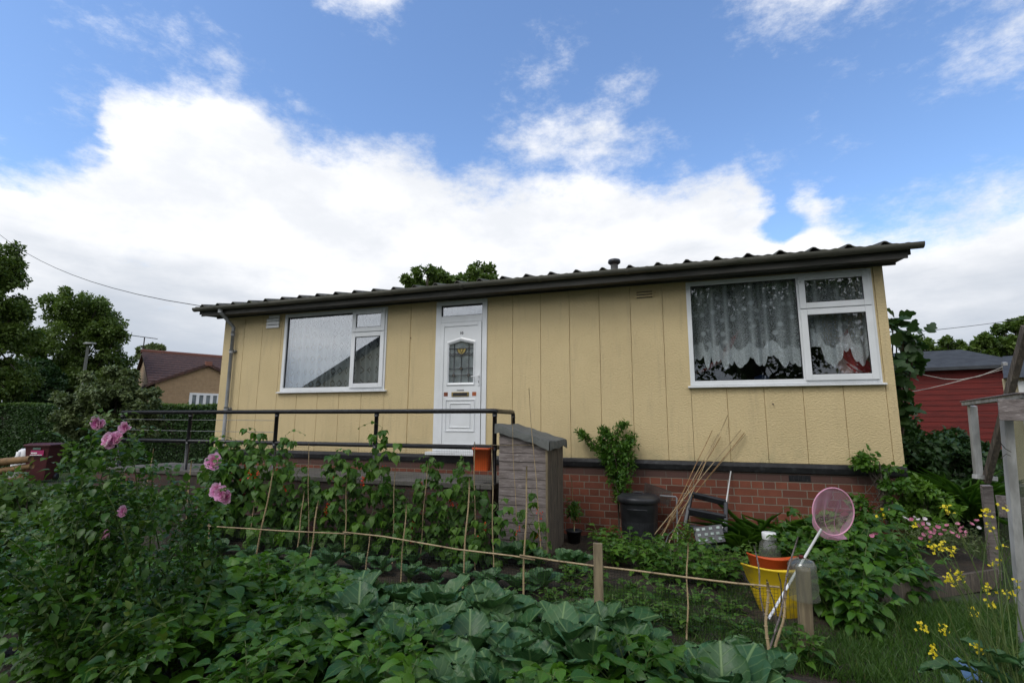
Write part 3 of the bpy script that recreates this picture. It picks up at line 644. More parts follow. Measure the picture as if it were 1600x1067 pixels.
rr.build('leaf_frame', M['white'], door, bevel=.006)
def ring(mb, poly, w_, y, th, c):
    c = V(c); n = len(poly); O = [V(p) for p in poly]
    Q = [p+(p-c)*(w_/max(.01, np.linalg.norm(p-c)))*1.25 for p in O]; md = [(a+b)/2 for a, b in zip(O, Q)]
    P = [(p[0], y, p[1]) for p in O]+[(p[0], y-th, p[1]) for p in md]+[(p[0], y, p[1]) for p in Q]
    mb.add(P, [(i, (i+1)%n, n+(i+1)%n, n+i) for i in range(n)]+[(n+i, n+(i+1)%n, 2*n+(i+1)%n, 2*n+i) for i in range(n)])
mo = MB(); ring(mo, arch, .055, -.0221, .016, ((gx0+gx1)/2, (gz0+gz1)/2)); pz1 = A(722, 626, 0)[2]; pz0 = A(722, 672, 0)[2]
sq = lambda a, b, c, e: [(a, c), (b, c), (b, e), (a, e)]
for inset, ht in ((0, .016), (.075, .014)):
    ring(mo, sq(gx0-.02+inset, gx1+.02-inset, pz0+inset*.8, pz1-inset*.8), .03, -.0221, ht, ((gx0+gx1)/2, (pz0+pz1)/2))
mo.build('panel_moulding', M['white'], door)
gp = MB(); gp.prism([(x, -.006, z) for x, z in arch], (0, .004, 0)); gp.build('glazing', M['glass_strong'], door)
gg = MB(); gg.prism([(x, .012, z) for x, z in arch], (0, .004, 0)); gg.build('obscured_glass', surf('obscured_glass', (.24,.27,.29), (.42,.45,.47), .25, 6.), door)
ld = MB(); gw = gx1-gx0; gh = gz1-gz0
def came(pts, r=.0065): ld.tube([(gx0+u*gw, -.0085, gz0+v*gh) for u, v in pts], r, 5)
for u in (.2, .5, .8): came([(u, 0), (u, .62 if u == .5 else .93)])
for v in (.18, .34, .82): came([(0, v), (1, v)])
came([(0, .72), (.1, .68), (.22, .72), (.38, .66), (.5, .64), (.62, .66), (.78, .72), (.9, .68), (1, .72)]); came([(0, .67), (.12, .64), (.25, .68), (.38, .70), (.5, .66), (.62, .70), (.75, .68), (.88, .64), (1, .67)])
came([(.3, .82), (.36, .72), (.5, .67), (.64, .72), (.7, .82)]); came([(.42, .82), (.5, .7), (.58, .82)])
for u in (.2, .5, .8):
    v = .34 if u == .5 else .18; came([(u-.07, v), (u, v+.045), (u+.07, v), (u, v-.045), (u-.07, v)])
ld.build('leading', M['lead'], door)
MB().prism([(gx0+u*gw, -.0075, gz0+v*gh) for u, v in [(.31,.815),(.37,.725),(.5,.68),(.63,.725),(.69,.815)]], (0, .001, 0)).build('amber_glass', M['amber'], door)
for u, v in ((.5,.34),(.2,.18),(.8,.18)): MB().prism([(gx0+a*gw, -.0075, gz0+b*gh) for a, b in [(u-.06,v),(u,v+.04),(u+.06,v),(u,v-.04)]], (0, .001, 0)).build('amber_glass', M['amber'], door)
lz = (A(718, 616, 0)[2]); lb = MB(); lc = (gx0+gx1)/2
lb.bx(lc-.155, lc+.155, -.034, -.0221, lz-.036, lz+.036); lp = lb.build('letterbox', M['gold'], door, bevel=.003)
MB().bx(lc-.125, lc+.125, -.039, -.0341, lz-.024, lz+.024).build('flap', M['blackplastic'], lp, bevel=.003)
MB().bx(gx0-.075, gx0-.005, -.0245, -.0222, lz-.03, lz+.035).build('tile_sticker', M['sticker_brown'], door)
MB().bx(gx1-.01, gx1+.06, -.0245, -.0222, lz-.03, lz+.035).build('tile_sticker', M['sticker_orange'], door)
hb = MB(); hz = A(748, 590, 0)[2]; hb.bx(lx1-.045, lx1-.018, -.046, -.0341, hz-.13, hz+.06); hb.tube([(lx1-.03, -.046, hz+.02), (lx1-.03, -.075, hz+.02), (lx1-.06, -.082, hz+.02), (lx1-.15, -.082, hz+.015)], .009, 8)
hd = hb.build('handle', M['white'], door, bevel=.003); MB().bx(lx1-.037, lx1-.027, -.048, -.0461, hz-.09, hz-.05).build('keyhole', M['black'], hd)
kb = MB(); kb.bx(lc-.06, lc+.06, -.03, -.0221, lz+.06, lz+.075); kb.build('knocker', M['metal'], door)
# door number
nzc = A(722, 521, 0)
def digits(txt, c, size, mat, parent, name, y):
    cu_ = bpy.data.curves.new(name, 'FONT'); cu_.body = txt; cu_.size = size; cu_.extrude = .002; cu_.align_x = 'CENTER'; cu_.align_y = 'CENTER'; cu_.offset = .001
    o = bpy.data.objects.new('tmp', cu_); col.objects.link(o); dg = bpy.context.evaluated_depsgraph_get(); me = bpy.data.meshes.new_from_object(o.evaluated_get(dg)); bpy.data.objects.remove(o)
    v = np.zeros(len(me.vertices)*3); me.vertices.foreach_get('co', v); v = v.reshape(-1, 3)
    mb = MB(); mb.add(np.stack([c[0]+v[:, 0], np.full(len(v), y)-v[:, 2], c[2]+v[:, 1]], 1), [tuple(p.vertices) for p in me.polygons]); return mb.build(name, mat, parent)
digits('10', (lc, 0, nzc[2]), .065, M['lead'], door, 'house_number', -.0245)

# ---------------------------------------------------------------- retaining wall and handrail
rw = MB(); rw.bx(PX0, PX1, PY, PY+.215, 0, PZ-.05); rwt = thing('retaining_wall', 'low stained brick retaining wall holding up the path to the door', 'wall', (-6, PY, 0))
rw.build('brickwork', M['retain'], rwt)
cp = MB()
for k in range(9): cp.bx(PX0+k*.9, min(PX1+.02, PX0+k*.9+.893), PY-.025, PY+.25, PZ-.049, PZ+.012)
cp.build('coping', M['concrete'], rwt, bevel=.006)
rl = thing('handrail', 'black tubular metal handrail with two rails along the raised path', 'railing', (-6, -1.3, PZ))
RYY = -1.32; zr, zl = 1.772, 1.30; xe = A(773, 643, RYY)[0]
posts = [A(x, 660, RYY)[0] for x in (191, 297, 432, 588, 773)]
MB().tube([(posts[0]-.02, RYY, zr), (xe-.04, RYY, zr), (xe, RYY+.02, zr), (xe, RYY+.06, zr), (xe, -.60, zr), (xe, -.57, zr-.02), (xe, -.56, zr-.07)], .031, 12).build('top_rail', M['black'], rl)
MB().tube([(posts[0]-.02, RYY, zl), (xe, RYY, zl)], .031, 12).build('lower_rail', M['black'], rl)
MB().tube([(xe, RYY+.02, zl), (xe, -.56, zl)], .031, 12).build('lower_rail', M['black'], rl)
for x in posts: 
    b = MB(); b.tube([(x, RYY, PZ), (x, RYY, zr-.02)], .029, 12); b.tube([(x, RYY, zl-.04), (x, RYY, zl+.04)], .036, 12); b.tube([(x, RYY, zr-.07), (x, RYY, zr-.02)], .034, 12); b.build('post', M['black'], rl)
b = MB(); b.tube([(xe, -.56, PZ), (xe, -.56, zr-.06)], .029, 12); b.build('post', M['black'], rl)
b = MB()
for py in (655, 672): z = A(280, py, RYY)[2]; b.tube([(posts[0], RYY, z), (posts[1], RYY-.005, z-.01), (posts[2], RYY, z-.015)], .004, 5)
b.build('wire', M['metal'], rl)
# ---------------------------------------------------------------- wooden box with felt lid
BY = -1.52; bx0, bx1 = A(780, 700, BY)[0], A(854, 690, BY)[0]
def onX(px, py, X): r = ray(px, py); return CAM + r*((X-CAM[0])/r[0])
by1 = onX(879, 690, bx1)[1]
wb = thing('storage_box', 'tall weathered plank storage box with a sloping grey felt lid beside the brick wall', 'storage box', ((bx0+bx1)/2, BY, 0))
ztl, ztr = A(780, 668, BY)[2], A(853, 692, BY)[2]
b = MB(); npl = 15; ph = ztl/npl
for k in range(npl):
    z0, z1 = k*ph+.003, (k+1)*ph-.003; jo = .004*math.sin(k*2.7)
    zr_ = lambda x: ztl+(ztr-ztl)*(x-bx0)/(bx1-bx0)
    if z1 < ztr: b.bx(bx0, bx1-.012, BY-.004+jo, BY+.02, z0, z1)
    elif z0 < ztl:
        xe_ = bx0+(bx1-bx0)*min(1, max(0, (ztl-z0)/(ztl-ztr))); xt = bx0+(bx1-bx0)*min(1, max(0, (ztl-z1)/(ztl-ztr)))
        b.prism([(bx0, BY-.004+jo, z0), (xe_-.012, BY-.004+jo, z0), (max(bx0+.01, xt-.012), BY-.004+jo, z1), (bx0, BY-.004+jo, z1)], (0, .024, 0))
b.build('front_boards', M['wood_grey'], wb, bevel=.002)
b = MB()
ns = 5; wy = (by1-BY)/ns
for k in range(ns): b.bx(bx1-.022, bx1+.004*(k % 2), BY+.021+k*wy, BY+.015+(k+1)*wy, .0, ztr-.005)
b.build('side_boards', M['wood_side'], wb, bevel=.003)
MB().bx(bx1-.011, bx1+.012, BY-.016, BY+.014, 0, ztr).build('corner_batten', M['wood_pale'], wb, bevel=.002)
b = MB(); b.bx(bx0, bx0+.02, BY+.021, by1, 0, ztl-.01); b.bx(bx0+.02, bx1-.023, by1-.02, by1, 0, ztr-.01); b.build('back_boards', M['wood_side'], wb)
lid = MB(); nx_, ny_ = 12, 8; ov = .045
def lidz(x): return ztl+.035+(ztr-ztl)*(x-bx0)/(bx1-bx0)
top = np.array([[(bx0-ov+(bx1-bx0+2*ov)*i/nx_, BY-ov+(by1-BY+2*ov)*j/ny_, lidz(bx0-ov+(bx1-bx0+2*ov)*i/nx_)+.006*math.sin(i*1.7+j)) for j in range(ny_+1)] for i in range(nx_+1)])
lid.sheet(top, True); lo = top-V(0, 0, .03); lid.sheet(lo, True)
drop = lambda k, n: .09+.006*math.sin(k*1.9)+.006*math.sin(k*.7)+(.03 if k in (0, n) else 0)
for edge, out_ in ((top[:, 0], V(0,-.012,0)), (top[-1, :], V(.012,0,0)), (top[:, -1], V(0,.012,0)), (top[0, :], V(-.012,0,0))):
    n = len(edge)-1; e2 = np.array([p+out_*.6-V(0, 0, .03) for p in edge]); e3 = np.array([p+out_*(1+.4*math.sin(k*2.3))-V(0, 0, drop(k, n)) for k, p in enumerate(edge)])
    lid.sheet(np.array([edge, e2, e3]), True)
lid.build('felt_lid', M['felt'], wb)
b = MB(); zz = A(815, 696, BY)[2]; b.tube([(bx0-.35, BY-.01, zz+.005), (bx0, BY-.022, zz), (bx1+.01, BY-.024, zz-.005+.02), (bx1+.014, by1, zz+.03)], .004, 5); b.build('cord', M['wood_pale'], wb)

# ---------------------------------------------------------------- dustbin etc. along the wall
c = A(998, 790, -.42); rad = .26
bt = A(998, 777, -.42)[2]
db = thing('dustbin', 'black plastic dustbin with a domed lid standing against the brick base', 'dustbin', (c[0], -.42, 0))
b = MB(); b.lathe((c[0], -.42, 0), [(0,.0),(rad*.80,.0),(rad*.82,.02),(rad*.90,bt*.55),(rad*.905,bt*.56),(rad*.92,bt*.57),(rad*.97,bt-.02),(rad*1.0,bt),(rad*.93,bt),(rad*.78,.03),(0,.03)], 36)
for s_ in range(20):
    a = 2*math.pi*s_/20; b.beam((c[0]+rad*.845*math.cos(a), -.42+rad*.845*math.sin(a), .05), (c[0]+rad*.9*math.cos(a), -.42+rad*.9*math.sin(a), bt*.53), .01, .006, (math.cos(a), math.sin(a), 0))
b.build('body', M['blackplastic'], db)
lt = A(998, 767, -.42)[2]
b = MB(); b.lathe((c[0], -.42, bt-.045), [(rad*1.02,-.012),(rad*1.075,0),(rad*1.08,.05),(rad*1.03,.062),(rad*.98,.066),(rad*.9,.085),(rad*.5,.095),(0,.10)], 36); b.tube([(c[0]-.07, -.42, bt+.045), (c[0]-.05, -.42, bt+.07), (c[0]+.05, -.42, bt+.07), (c[0]+.07, -.42, bt+.045)], .010, 6)
b.build('lid', M['blackplastic'], db)
b = MB(); b.tube([(c[0]-.12, -.42-rad*.93, bt-.13), (c[0]-.11, -.42-rad*1.12, bt-.12), (c[0]+.11, -.42-rad*1.12, bt-.12), (c[0]+.12, -.42-rad*.93, bt-.13)], .009, 6); b.build('handle', M['blackplastic'], db)
# wire basket behind the bin
P0, P1, P2, P3 = A(1008, 754, -.12), A(1049, 768, -.12), A(1046, 786, -.2), A(1006, 778, -.25)
b = MB()
for k in range(13):
    f = k/12
    for da in (0, .05, .1):
        b.tube([P0+(P1-P0)*f+V(0,-da,-da*.3), P3+(P2-P3)*f+V(.01,-da,-da*.6)], .0022, 4); b.tube([P0+(P3-P0)*f+V(0,-da,0), P1+(P2-P1)*f+V(0,-da,-.01)], .0022, 4)
b.tube([P0, P1, P2, P3, P0], .005, 5)
tag(b.build('wire_basket', M['rust']), 'crumpled dark wire mesh basket propped behind the dustbin', 'wire basket')
# old metal stand
s1, s2, s3 = A(1031, 774, -.30), A(1057, 776, -.30), A(1058, 832, -.34); s3[2] = .0
b = MB(); b.tube([s1, s2-V(.012,0,0), s2-V(0,0,.012), (s3[0], -.33, .0)], .012, 8)
for k, (dx, dy) in enumerate([(-.18,-.05),(.16,-.12),(.06,.2)]): b.tube([(s3[0], -.33, .28), (s3[0]+dx*.6, -.33+dy*.6, .18), (s3[0]+dx, -.33+dy, 0)], .008, 6)
tag(b.build('metal_stand', M['metal']), 'bent grey metal tube stand between the dustbin and the bundle of canes', 'metal stand')
# bundle of leaning canes
cl = []
for (tx, ty), (bx_, by_), yb in [((1137,649),(1060,815),-.42),((1113,672),(1052,800),-.35),((1122,678),(1048,812),-.40),((1126,682),(1040,828),-.38),((1158,671),(1046,806),-.44),((1163,676),(1036,832),-.36),((1165,678),(1030,836),-.34)]:
    T_ = A(tx, ty, -.035-.02*rng.random()); B_ = A(bx_, by_, yb); B_ = T_+(B_-T_)*((T_[2]-.005)/(T_[2]-B_[2])) if B_[2] > 0 else B_
    b = MB(); n = 9; pts = [T_+(B_-T_)*k/(n-1)+V(.004*math.sin(k*1.9), 0, 0) for k in range(n)]
    if pts[-1][1] < -.8: pass
    b.tube(pts, [.0042+.0026*k/(n-1) for k in range(n)], 7)
    for k in range(1, 9): q = T_+(B_-T_)*(k/9.); b.lathe(q, [(.0066,-.004),(.0075,0),(.0066,.004)], 7)
    o = b.build('bamboo_cane', M['bamboo_orange'] if len(cl) % 2 else M['bamboo'], org=B_); cl.append((T_[2], o))
cl.sort(key=lambda q: -q[0])
for i, (z, o) in enumerate(cl): tag(o, f'{ORDW[i]} highest tip of the seven long bamboo canes leaning on the brick base', 'cane', 'canes leaning in a bundle on the house wall')
# white stick
T_, B_ = A(1142, 736, -.03), A(1134, 790, -.25); B_ = T_+(B_-T_)*(T_[2]-.0)/(T_[2]-B_[2])
tag(MB().tube([T_, B_], .0095, 8).build('white_rod', M['whiteplastic'], org=B_), 'thin white rod leaning upright on the brick wall behind the black plastic frame', 'rod')
# black plastic frame (crate) tipped against the wall
f0, f1, f2, f3 = A(1080, 772, -.22), A(1134, 785, -.22), A(1134, 833, -.48), A(1070, 823, -.48)
b = MB(); cf = thing('plastic_crate_frame', 'black plastic frame with a cross bar tipped against the brick wall', 'plastic frame', ((f2+f3)/2)*V(1,1,0))
for nm, a, c_, w_ in (('top_bar', f0, f1, .06), ('side_bar', f0, f3, .05), ('side_bar', f1, f2, .045), ('lower_bar', f3, f2, .06), ('cross_bar', (f0+f3*1.1)/2.1, (f1+f2*1.1)/2.1, .075)):
    MB().beam(a, c_, .05, w_*1.35, (0,-.5,1)).build(nm, M['blackplastic'], cf, bevel=.012)
# seed tray pieces
b = MB(); c0 = A(1108, 835, -.75); u_ = unit(A(1138, 845, -.75)-A(1090, 850, -.75)); e2 = V(-.1, .45, .55); e2 = unit(e2)
ty_ = thing('seed_tray', 'pale green plastic seed tray with black cells beside the black plastic frame', 'seed tray', c0*V(1,1,0)+V(0,0,.0))
hN = np.cross(u_, e2)
c0[2] = max(c0[2], .15)
b.box(c0, (.34, .23, .02), (u_, e2, hN)); b.build('tray', M['blackplastic'], ty_, bevel=.006)
pc_ = surf('pale_plastic_cell', (.34,.40,.37), (.2,.25,.22), .5)
for i in range(4):
    for j in range(3): MB().box(c0+u_*(-.115+i*.075+.01*math.sin(i*5+j*3))+e2*(-.07+j*.07)-hN*.013*(1 if (hN@cF) > 0 else -1), (.042, .036, .012), (u_, e2, hN)).build('cell', pc_, ty_, bevel=.008)

g_ = G(1122, 852, .1); b = MB(); 
prof = [(-.17,-.09),(.17,-.09),(.17,.09),(-.17,.09)]
gb = [];
for s_, z in ((.86, .0), (1., .12), (1.06, .125), (.96, .125), (.82, .012)): gb.append([(g_[0]+x*s_, g_[1]+y*s_, z+.05) for x, y in prof+[prof[0]]])
tag(b.sheet(np.array(gb), False).add([(g_[0]+x*.84, g_[1]+y*.84, .056) for x, y in prof], [(0,1,2,3)]).build('plastic_tub', M['greencard']), 'shallow pale green plastic tub on the soil in front of the seed tray', 'tub')
# little sapling pot
pb = G(897, 851); pp = thing('plant_pot', 'small black plastic pot on the soil right of the storage box', 'plant pot', pb)
b = MB(); b.lathe(pb, [(0,0),(.075,0),(.098,.17),(.108,.17),(.11,.195),(.1,.195),(.095,.15),(0,.15)], 24); b.build('pot', M['blackplastic'], pp)
top_ = A(893, 746, pb[1]+.03)
b = MB(); b.tube([(pb[0]+.01, pb[1], .15), top_], .005, 6); b.build('support_cane', M['bamboo'], pp)
# hanging orange planter on the rail
oc = A(754, 716, RYY-.10); z1, z0 = A(754, 699, RYY-.1)[2], A(754, 735, RYY-.1)[2]; hw = (A(767, 716, RYY-.1)[0]-A(741, 716, RYY-.1)[0])/2
b = MB(); rings = []
def sqring(s, z, n=8): 
    r_ = []
    for cx_, cy_, a0 in ((1,1,0),(-1,1,90),(-1,-1,180),(1,-1,270)):
        for k in range(4): a = R(a0+30*k); r_.append((oc[0]+s*(cx_*(hw-.025)+.025*math.cos(a)), oc[1]+s*(cy_*(.08-.025)+.025*math.sin(a)), z))
    return r_+[r_[0]]
for s_, z in ((.80, z0), (.98, z1-.03), (1.06, z1-.03), (1.08, z1), (1.0, z1), (.78, z0+.02)): rings.append(sqring(s_, z))
b.sheet(np.array(rings), True); b.add(sqring(.80, z0)[:-1], [tuple(range(16))]); b.add(sqring(.90, z1-.06)[:-1], [tuple(range(16))])
b.tube([(oc[0]-.05, oc[1]+.08, z1-.01), (oc[0]-.05, RYY, zl+.035), (oc[0]-.05, RYY+.03, zl)], .004, 5)
tag(b.build('hanging_planter', M['orange']), 'bright orange plastic planter hanging on the lower rail near the storage box', 'planter')

# ---------------------------------------------------------------- tubs, net, post with bottle
yb = G(1222, 966); yb = G(1222, 962); ytop = A(1212, 888, yb[1])[2]
tb = thing('yellow_tub', 'yellow flexible garden tub standing behind the netting', 'tub', yb)
def tub(mb, c, r0, r1, h, lean=(0, 0), n=40, tilt=.0):
    prof = [(0,0),(r0*.92,0),(r0,.015),(r0+(r1-r0)*.5,h*.5),(r1,h),(r1*1.035,h+.004),(r1*1.03,h+.018),(r1*.97,h+.012),(r0*.97,.03),(0,.03)]
    P = []
    for r_, z in prof:
        for j in range(n):
            a = 2*math.pi*j/n; P.append((c[0]+r_*math.cos(a)+lean[0]*z, c[1]+r_*math.sin(a)*.9+lean[1]*z, c[2]+z+(.018*math.cos(2*a)-tilt*math.sin(a)*r_/r1)*z/h))
    k = len(prof); mb.add(P, [(i*n+j, i*n+(j+1)%n, (i+1)*n+(j+1)%n, (i+1)*n+j) for i in range(k-1) for j in range(n)], None, True)
b = MB(); hT = ytop-.01; tub(b, yb, .165, .262, hT, (-.08, 0), tilt=.052); b.build('body', M['yellow'], tb)
b = MB()
for s_ in (-1, 1):
    X0 = yb[0]-.08*hT+s_*.20; b.tube([(X0-.07, yb[1]-.16, hT+.0), (X0-.05, yb[1]-.2, hT-.05), (X0+.0, yb[1]-.21, hT-.1), (X0+.05, yb[1]-.2, hT-.12)], .004, 6) if s_ < 0 else b.tube([(X0-.05, yb[1]+.14, hT+.02), (X0, yb[1]+.2, hT+.05), (X0+.05, yb[1]+.14, hT+.02)], .013, 6)
b.build('handle', M['blackplastic'], tb)
b = MB(); oc_ = V(yb[0]-.07, yb[1]+.50, 0); oh = A(1200, 871, oc_[1])[2]; oc_[0] = A(1206, 871, oc_[1])[0]
tub(b, oc_, .13, .215, oh, (0, .0), tilt=.035); tag(b.build('orange_tub', M['orange']), 'orange plastic tub standing just behind the yellow tub', 'tub')
# fishing net
n0 = A(1201, 966, yb[1]-.42); nC = A(1302, 799, yb[1]+.0); nB = A(1283, 827, yb[1]-.05)
fnet = thing('fishing_net', 'pink toy fishing net on a white handle sticking up over the yellow tub', 'fishing net', n0)
MB().tube([n0, nB+(nC-nB)*.02], .0105, 10).build('handle', M['whiteplastic'], fnet)
dN = np.linalg.norm(nC-CAM)/1.0; ra, rb = 32.5/FPX*4.25, 37/FPX*4.25
ax1 = unit(V(.94, .3, -.12)); ax2 = unit(np.cross(ax1, V(-.25, 1, .05))); ax2 = ax2 if ax2[2] > 0 else -ax2; axn = np.cross(ax1, ax2); axn = axn if axn[1] > 0 else -axn
hoop = [nC+ax1*ra*math.cos(a)+ax2*rb*math.sin(a) for a in np.linspace(0, 2*math.pi, 41)]
MB().tube(hoop, .006, 8, cap=False).build('hoop', M['pinkplastic'], fnet)
g = []; tipc = nC+V(.035, .07, -rb*1.12)
for k in range(13):
    f = k/12; row = []
    for j in range(41):
        a = 2*math.pi*j/40; p = hoop[j]; q = tipc+ax1*ra*.42*math.cos(a)*(1+.15*math.sin(3*a))+axn*.05*math.sin(a)
        s_ = f**.8; pt = p*(1-s_)+q*s_+axn*.12*math.sin(math.pi*f); pt = pt+V(0, 0, -.05*math.sin(math.pi*f))
        pt = pt+axn*.026*math.sin(a*8+1.3*math.sin(f*3))*math.sin(math.pi*min(1, f*1.1))*1.0+ax1*.008*math.sin(a*7)*f; row.append(pt)
    g.append(row)
b = MB().sheet(np.array(g)); b.add(g[-1][:-1], [tuple(range(40))]); b.build('mesh_bag', M['gauze'], fnet)
# post with upturned bottle
pB = G(1262, 1036); pT = A(1254, 880, pB[1]+.0)
pst = thing('fence_post', 'stout weathered wooden post at the right end of the cane fence', 'post', pB)
b = MB(); b.beam((pB[0], pB[1], 0), (pT[0]+.0, pT[1], pT[2]-.03), .085, .085, (0,1,0)); b.build('timber', M['wood_pale'], pst, bevel=.01)
b = MB(); bcen = V(pT[0]-.005, pT[1], pT[2]-.235); bh = .27
b.lathe(bcen, [(.095,0),(.098,.02),(.09,.05),(.096,.08),(.09,.12),(.095,.15),(.088,.19),(.091,.225),(.075,.255),(.04,.268),(.028,.27),(.0,.27)], 24)
bt_ = tag(b.build('plastic_bottle', M['clear']), 'cloudy clear plastic bottle upturned over the top of the thick post', 'bottle'); 
b = MB(); b.lathe(bcen+V(0,0,.2705), [(.0,.0),(.016,0),(.016,.018),(0,.02)], 14); b.build('cap', M['redwood'], bt_)
# sweet jar with white lid
jb = A(1203, 858, -1.15); jt = A(1201, 838, -1.15)[2]; jr = .105
jar = thing('plastic_jar', 'clear plastic jar with a white screw lid among leaves behind the orange tub', 'jar', (jb[0], jb[1], 0))
b = MB(); b.lathe((jb[0], jb[1], 0), [(0,0),(jr*1.0,0),(jr*1.1,.05),(jr*1.1,jt-.14),(jr*.95,jt-.07),(jr*.62,jt-.03),(jr*.6,jt)], 28); b.build('body', M['clear'], jar)
b = MB(); b.lathe((jb[0], jb[1], jt-.005), [(jr*.66,-.02),(jr*.7,0),(jr*.7,.045),(jr*.64,.052),(0,.052)], 28); b.build('lid', M['whiteplastic'], jar)

# ---------------------------------------------------------------- canes and netting
FY = -3.35
fence_c = []; bean_c = []
def cane(top, bot, Y=None, r=.008, mat='bamboo', store=None, wob_=.006, z0=0.):
    if Y is None: B_ = G(*bot); Y = B_[1]
    else: B_ = A(*bot, Y)
    T_ = A(*top, Y+.04)
    if B_[2] > .02: B_ = T_+(B_-T_)*((T_[2])/(T_[2]-B_[2]))
    n = 9; sd_ = rng.random()*6; pts = [B_+(T_-B_)*k/(n-1)+V(wob_*math.sin(k*1.3+sd_), 0, 0) for k in range(n)]
    b = MB(); r *= .82; b.tube(pts, [r*(1.1-.35*k/(n-1)) for k in range(n)], 7)
    for k in range(1, 9):
        q = B_+(T_-B_)*(k/8.7); b.lathe(q+V(wob_*math.sin(k/8.7*8*1.3+sd_),0,0), [(r*1.0,-.004),(r*1.3,0),(r*1.0,.004)], 7)
    o = b.build('bamboo_cane', M[mat], org=B_); (store if store is not None else bean_c).append(o); return B_, T_
bases = []
for tp_, bt2, Y, r, s in [((299,717),(284,884),None,.010,'b'), ((429,728),(396,887),None,.011,'b'), ((475,767),(462,880),None,.009,'b'), ((497,782),(478,920),-3.3,.011,'b'),
    ((327,812),(324,908),FY,.010,'f'), ((542,741),(539,861),-2.3,.009,'b'), ((578,831),(572,889),FY,.008,'f'), ((635,788),(626,899),FY,.008,'f'), ((734,747),(723,910),-3.2,.010,'b'),
    ((741,690),(742,816),-2.2,.008,'b'), ((769,694),(770,816),-2.2,.008,'b'), ((824,728),(818,919),FY,.010,'f'), ((482,692),(482,760),-2.2,.007,'b'), ((617,730),(616,768),-2.2,.007,'b'),
    ((405,745),(394,812),-2.3,.007,'b'), ((272,827),(257,899),FY,.008,'f'), ((1074,848),(1074,925),FY,.008,'f'), ((240,700),(222,800),-2.4,.008,'b'), ((355,705),(345,800),-2.2,.007,'b'), ((668,722),(662,800),-2.2,.007,'b'), ((826,606),(846,860),-1.75,.006,'b'), ((800,650),(808,850),-1.75,.005,'b')]:
    B_, T_ = cane(tp_, bt2, Y, r, 'bamboo', fence_c if s == 'f' else bean_c)
    if s == 'b': bases.append((B_, T_))
series(bean_c, '{} thin upright cane among the runner bean vines', 'cane', 'bean canes')
series(fence_c, '{} short cane holding the long netting fence', 'cane', 'short canes of the netting fence')
yc = []
for tp_, bt2, Y, r, mt_ in [((1179,852),(1196,975),-3.25,.0075,'wood_grey'), ((1198,909),(1200,1067),-3.9,.0125,'bamboo'), ((1245,838),(1211,988),-3.55,.008,'wood_grey'), ((1231,922),(1214,1008),-3.7,.011,'bamboo'), ((1200,905),(1213,967),-3.45,.0065,'bark'), ((1216,895),(1227,985),-3.3,.0065,'bark')]:
    cane(tp_, bt2, Y, r, mt_, yc, .009)
for o, lb_ in zip(yc, ['grey cane rising in front of the yellow tub toward the orange rim', 'thick upright cane nearest the camera at the right end of the netting', 'slender grey cane crossing the plastic bottle on the post', 'thick pale bamboo piece slanting in front of the tub', 'short dark twig slanting across the yellow tub', 'short dark twig standing upright beside the white net handle']): tag(o, lb_, 'cane')
# long rails of cane
rails = []
for pts_, r in (([(258,806),(285,813),(330,822),(440,829),(548,834)], .006), ([(536,831),(600,838),(715,858),(800,868),(836,874)], .007), ([(812,867),(870,876),(930,884),(1000,892),(1075,902),(1150,911),(1218,917)], .0075)):
    P_ = [A(x, y, FY-.02-.01*len(rails)) for x, y in pts_]; b = MB(); b.tube(P_, r, 7)
    for k in range(1, 10): f = k/10*(len(P_)-1); i = int(f); q = P_[i]+(P_[i+1]-P_[i])*(f-i); b.lathe(q, [(r*1.0,-.006),(r*1.35,0),(r*1.0,.006)], 7, (V(0,1,0), V(0,0,1), V(1,0,0)))
    rails.append(b.build('rail_cane', M['bamboo']))
for o, lb_ in zip(rails, ['left cane of the long horizontal rail, starting beside the pink roses', 'middle cane of the long horizontal rail', 'right cane of the long horizontal rail, ending at the yellow tub']): tag(o, lb_, 'cane', 'horizontal canes tied along the netting')
# flat stake
sT = A(934, 848, FY-.06); b = MB(); b.box((sT[0], sT[1], sT[2]/2), (.072, .03, sT[2])); tag(b.build('wooden_stake', M['wood_pale'], bevel=.004), 'square topped sawn wooden stake midway along the netting fence', 'stake')
# netting
def net(name, x0, x1, y, zf, sp, r, label, sag=.01, ztop=None):
    b = MB(); V_ = []; F_ = []
    def strand(P):
        P = np.array(P); 
        for i in range(len(P)-1):
            d = P[i+1]-P[i]; s = unit(np.cross(d, V(0, 1, 0)))*r; k = len(V_)
            V_.extend([P[i]-s, P[i]+s, P[i+1]+s, P[i+1]-s]); F_.append((k, k+1, k+2, k+3))
            k = len(V_); s2 = V(0, r, 0); V_.extend([P[i]-s2, P[i]+s2, P[i+1]+s2, P[i+1]-s2]); F_.append((k, k+1, k+2, k+3))
    xs_ = np.arange(x0, x1, sp); wv = lambda x, z: y+sag*np.sin(x*3.1)+sag*.8*np.sin(x*7.7+z*4)
    for x in xs_:
        zt_ = zf(x); zz_ = np.linspace(.0, zt_, 5); strand([(x+.006*math.sin(z*9+x*4), wv(x, z), z) for z in zz_])
    zz_ = np.arange(.02, max(zf(x) for x in xs_), sp)
    for z in zz_:
        sel = xs_[::6]; seg = []
        for x in sel:
            if z <= zf(x): seg.append((x, wv(x, z), z+.004*math.sin(x*5)))
            else:
                if len(seg) > 1: strand(seg)
                seg = []
        if len(seg) > 1: strand(seg)
    b.add(np.array(V_), F_); return tag(b.build(name, M['net']), label, 'netting')
rz = lambda x: float(np.interp(x, [A(px, py, FY)[0] for px, py in ((285,813),(540,833),(715,858),(930,884),(1190,915))], [A(px, py, FY)[2] for px, py in ((285,813),(540,833),(715,858),(930,884),(1190,915))]))
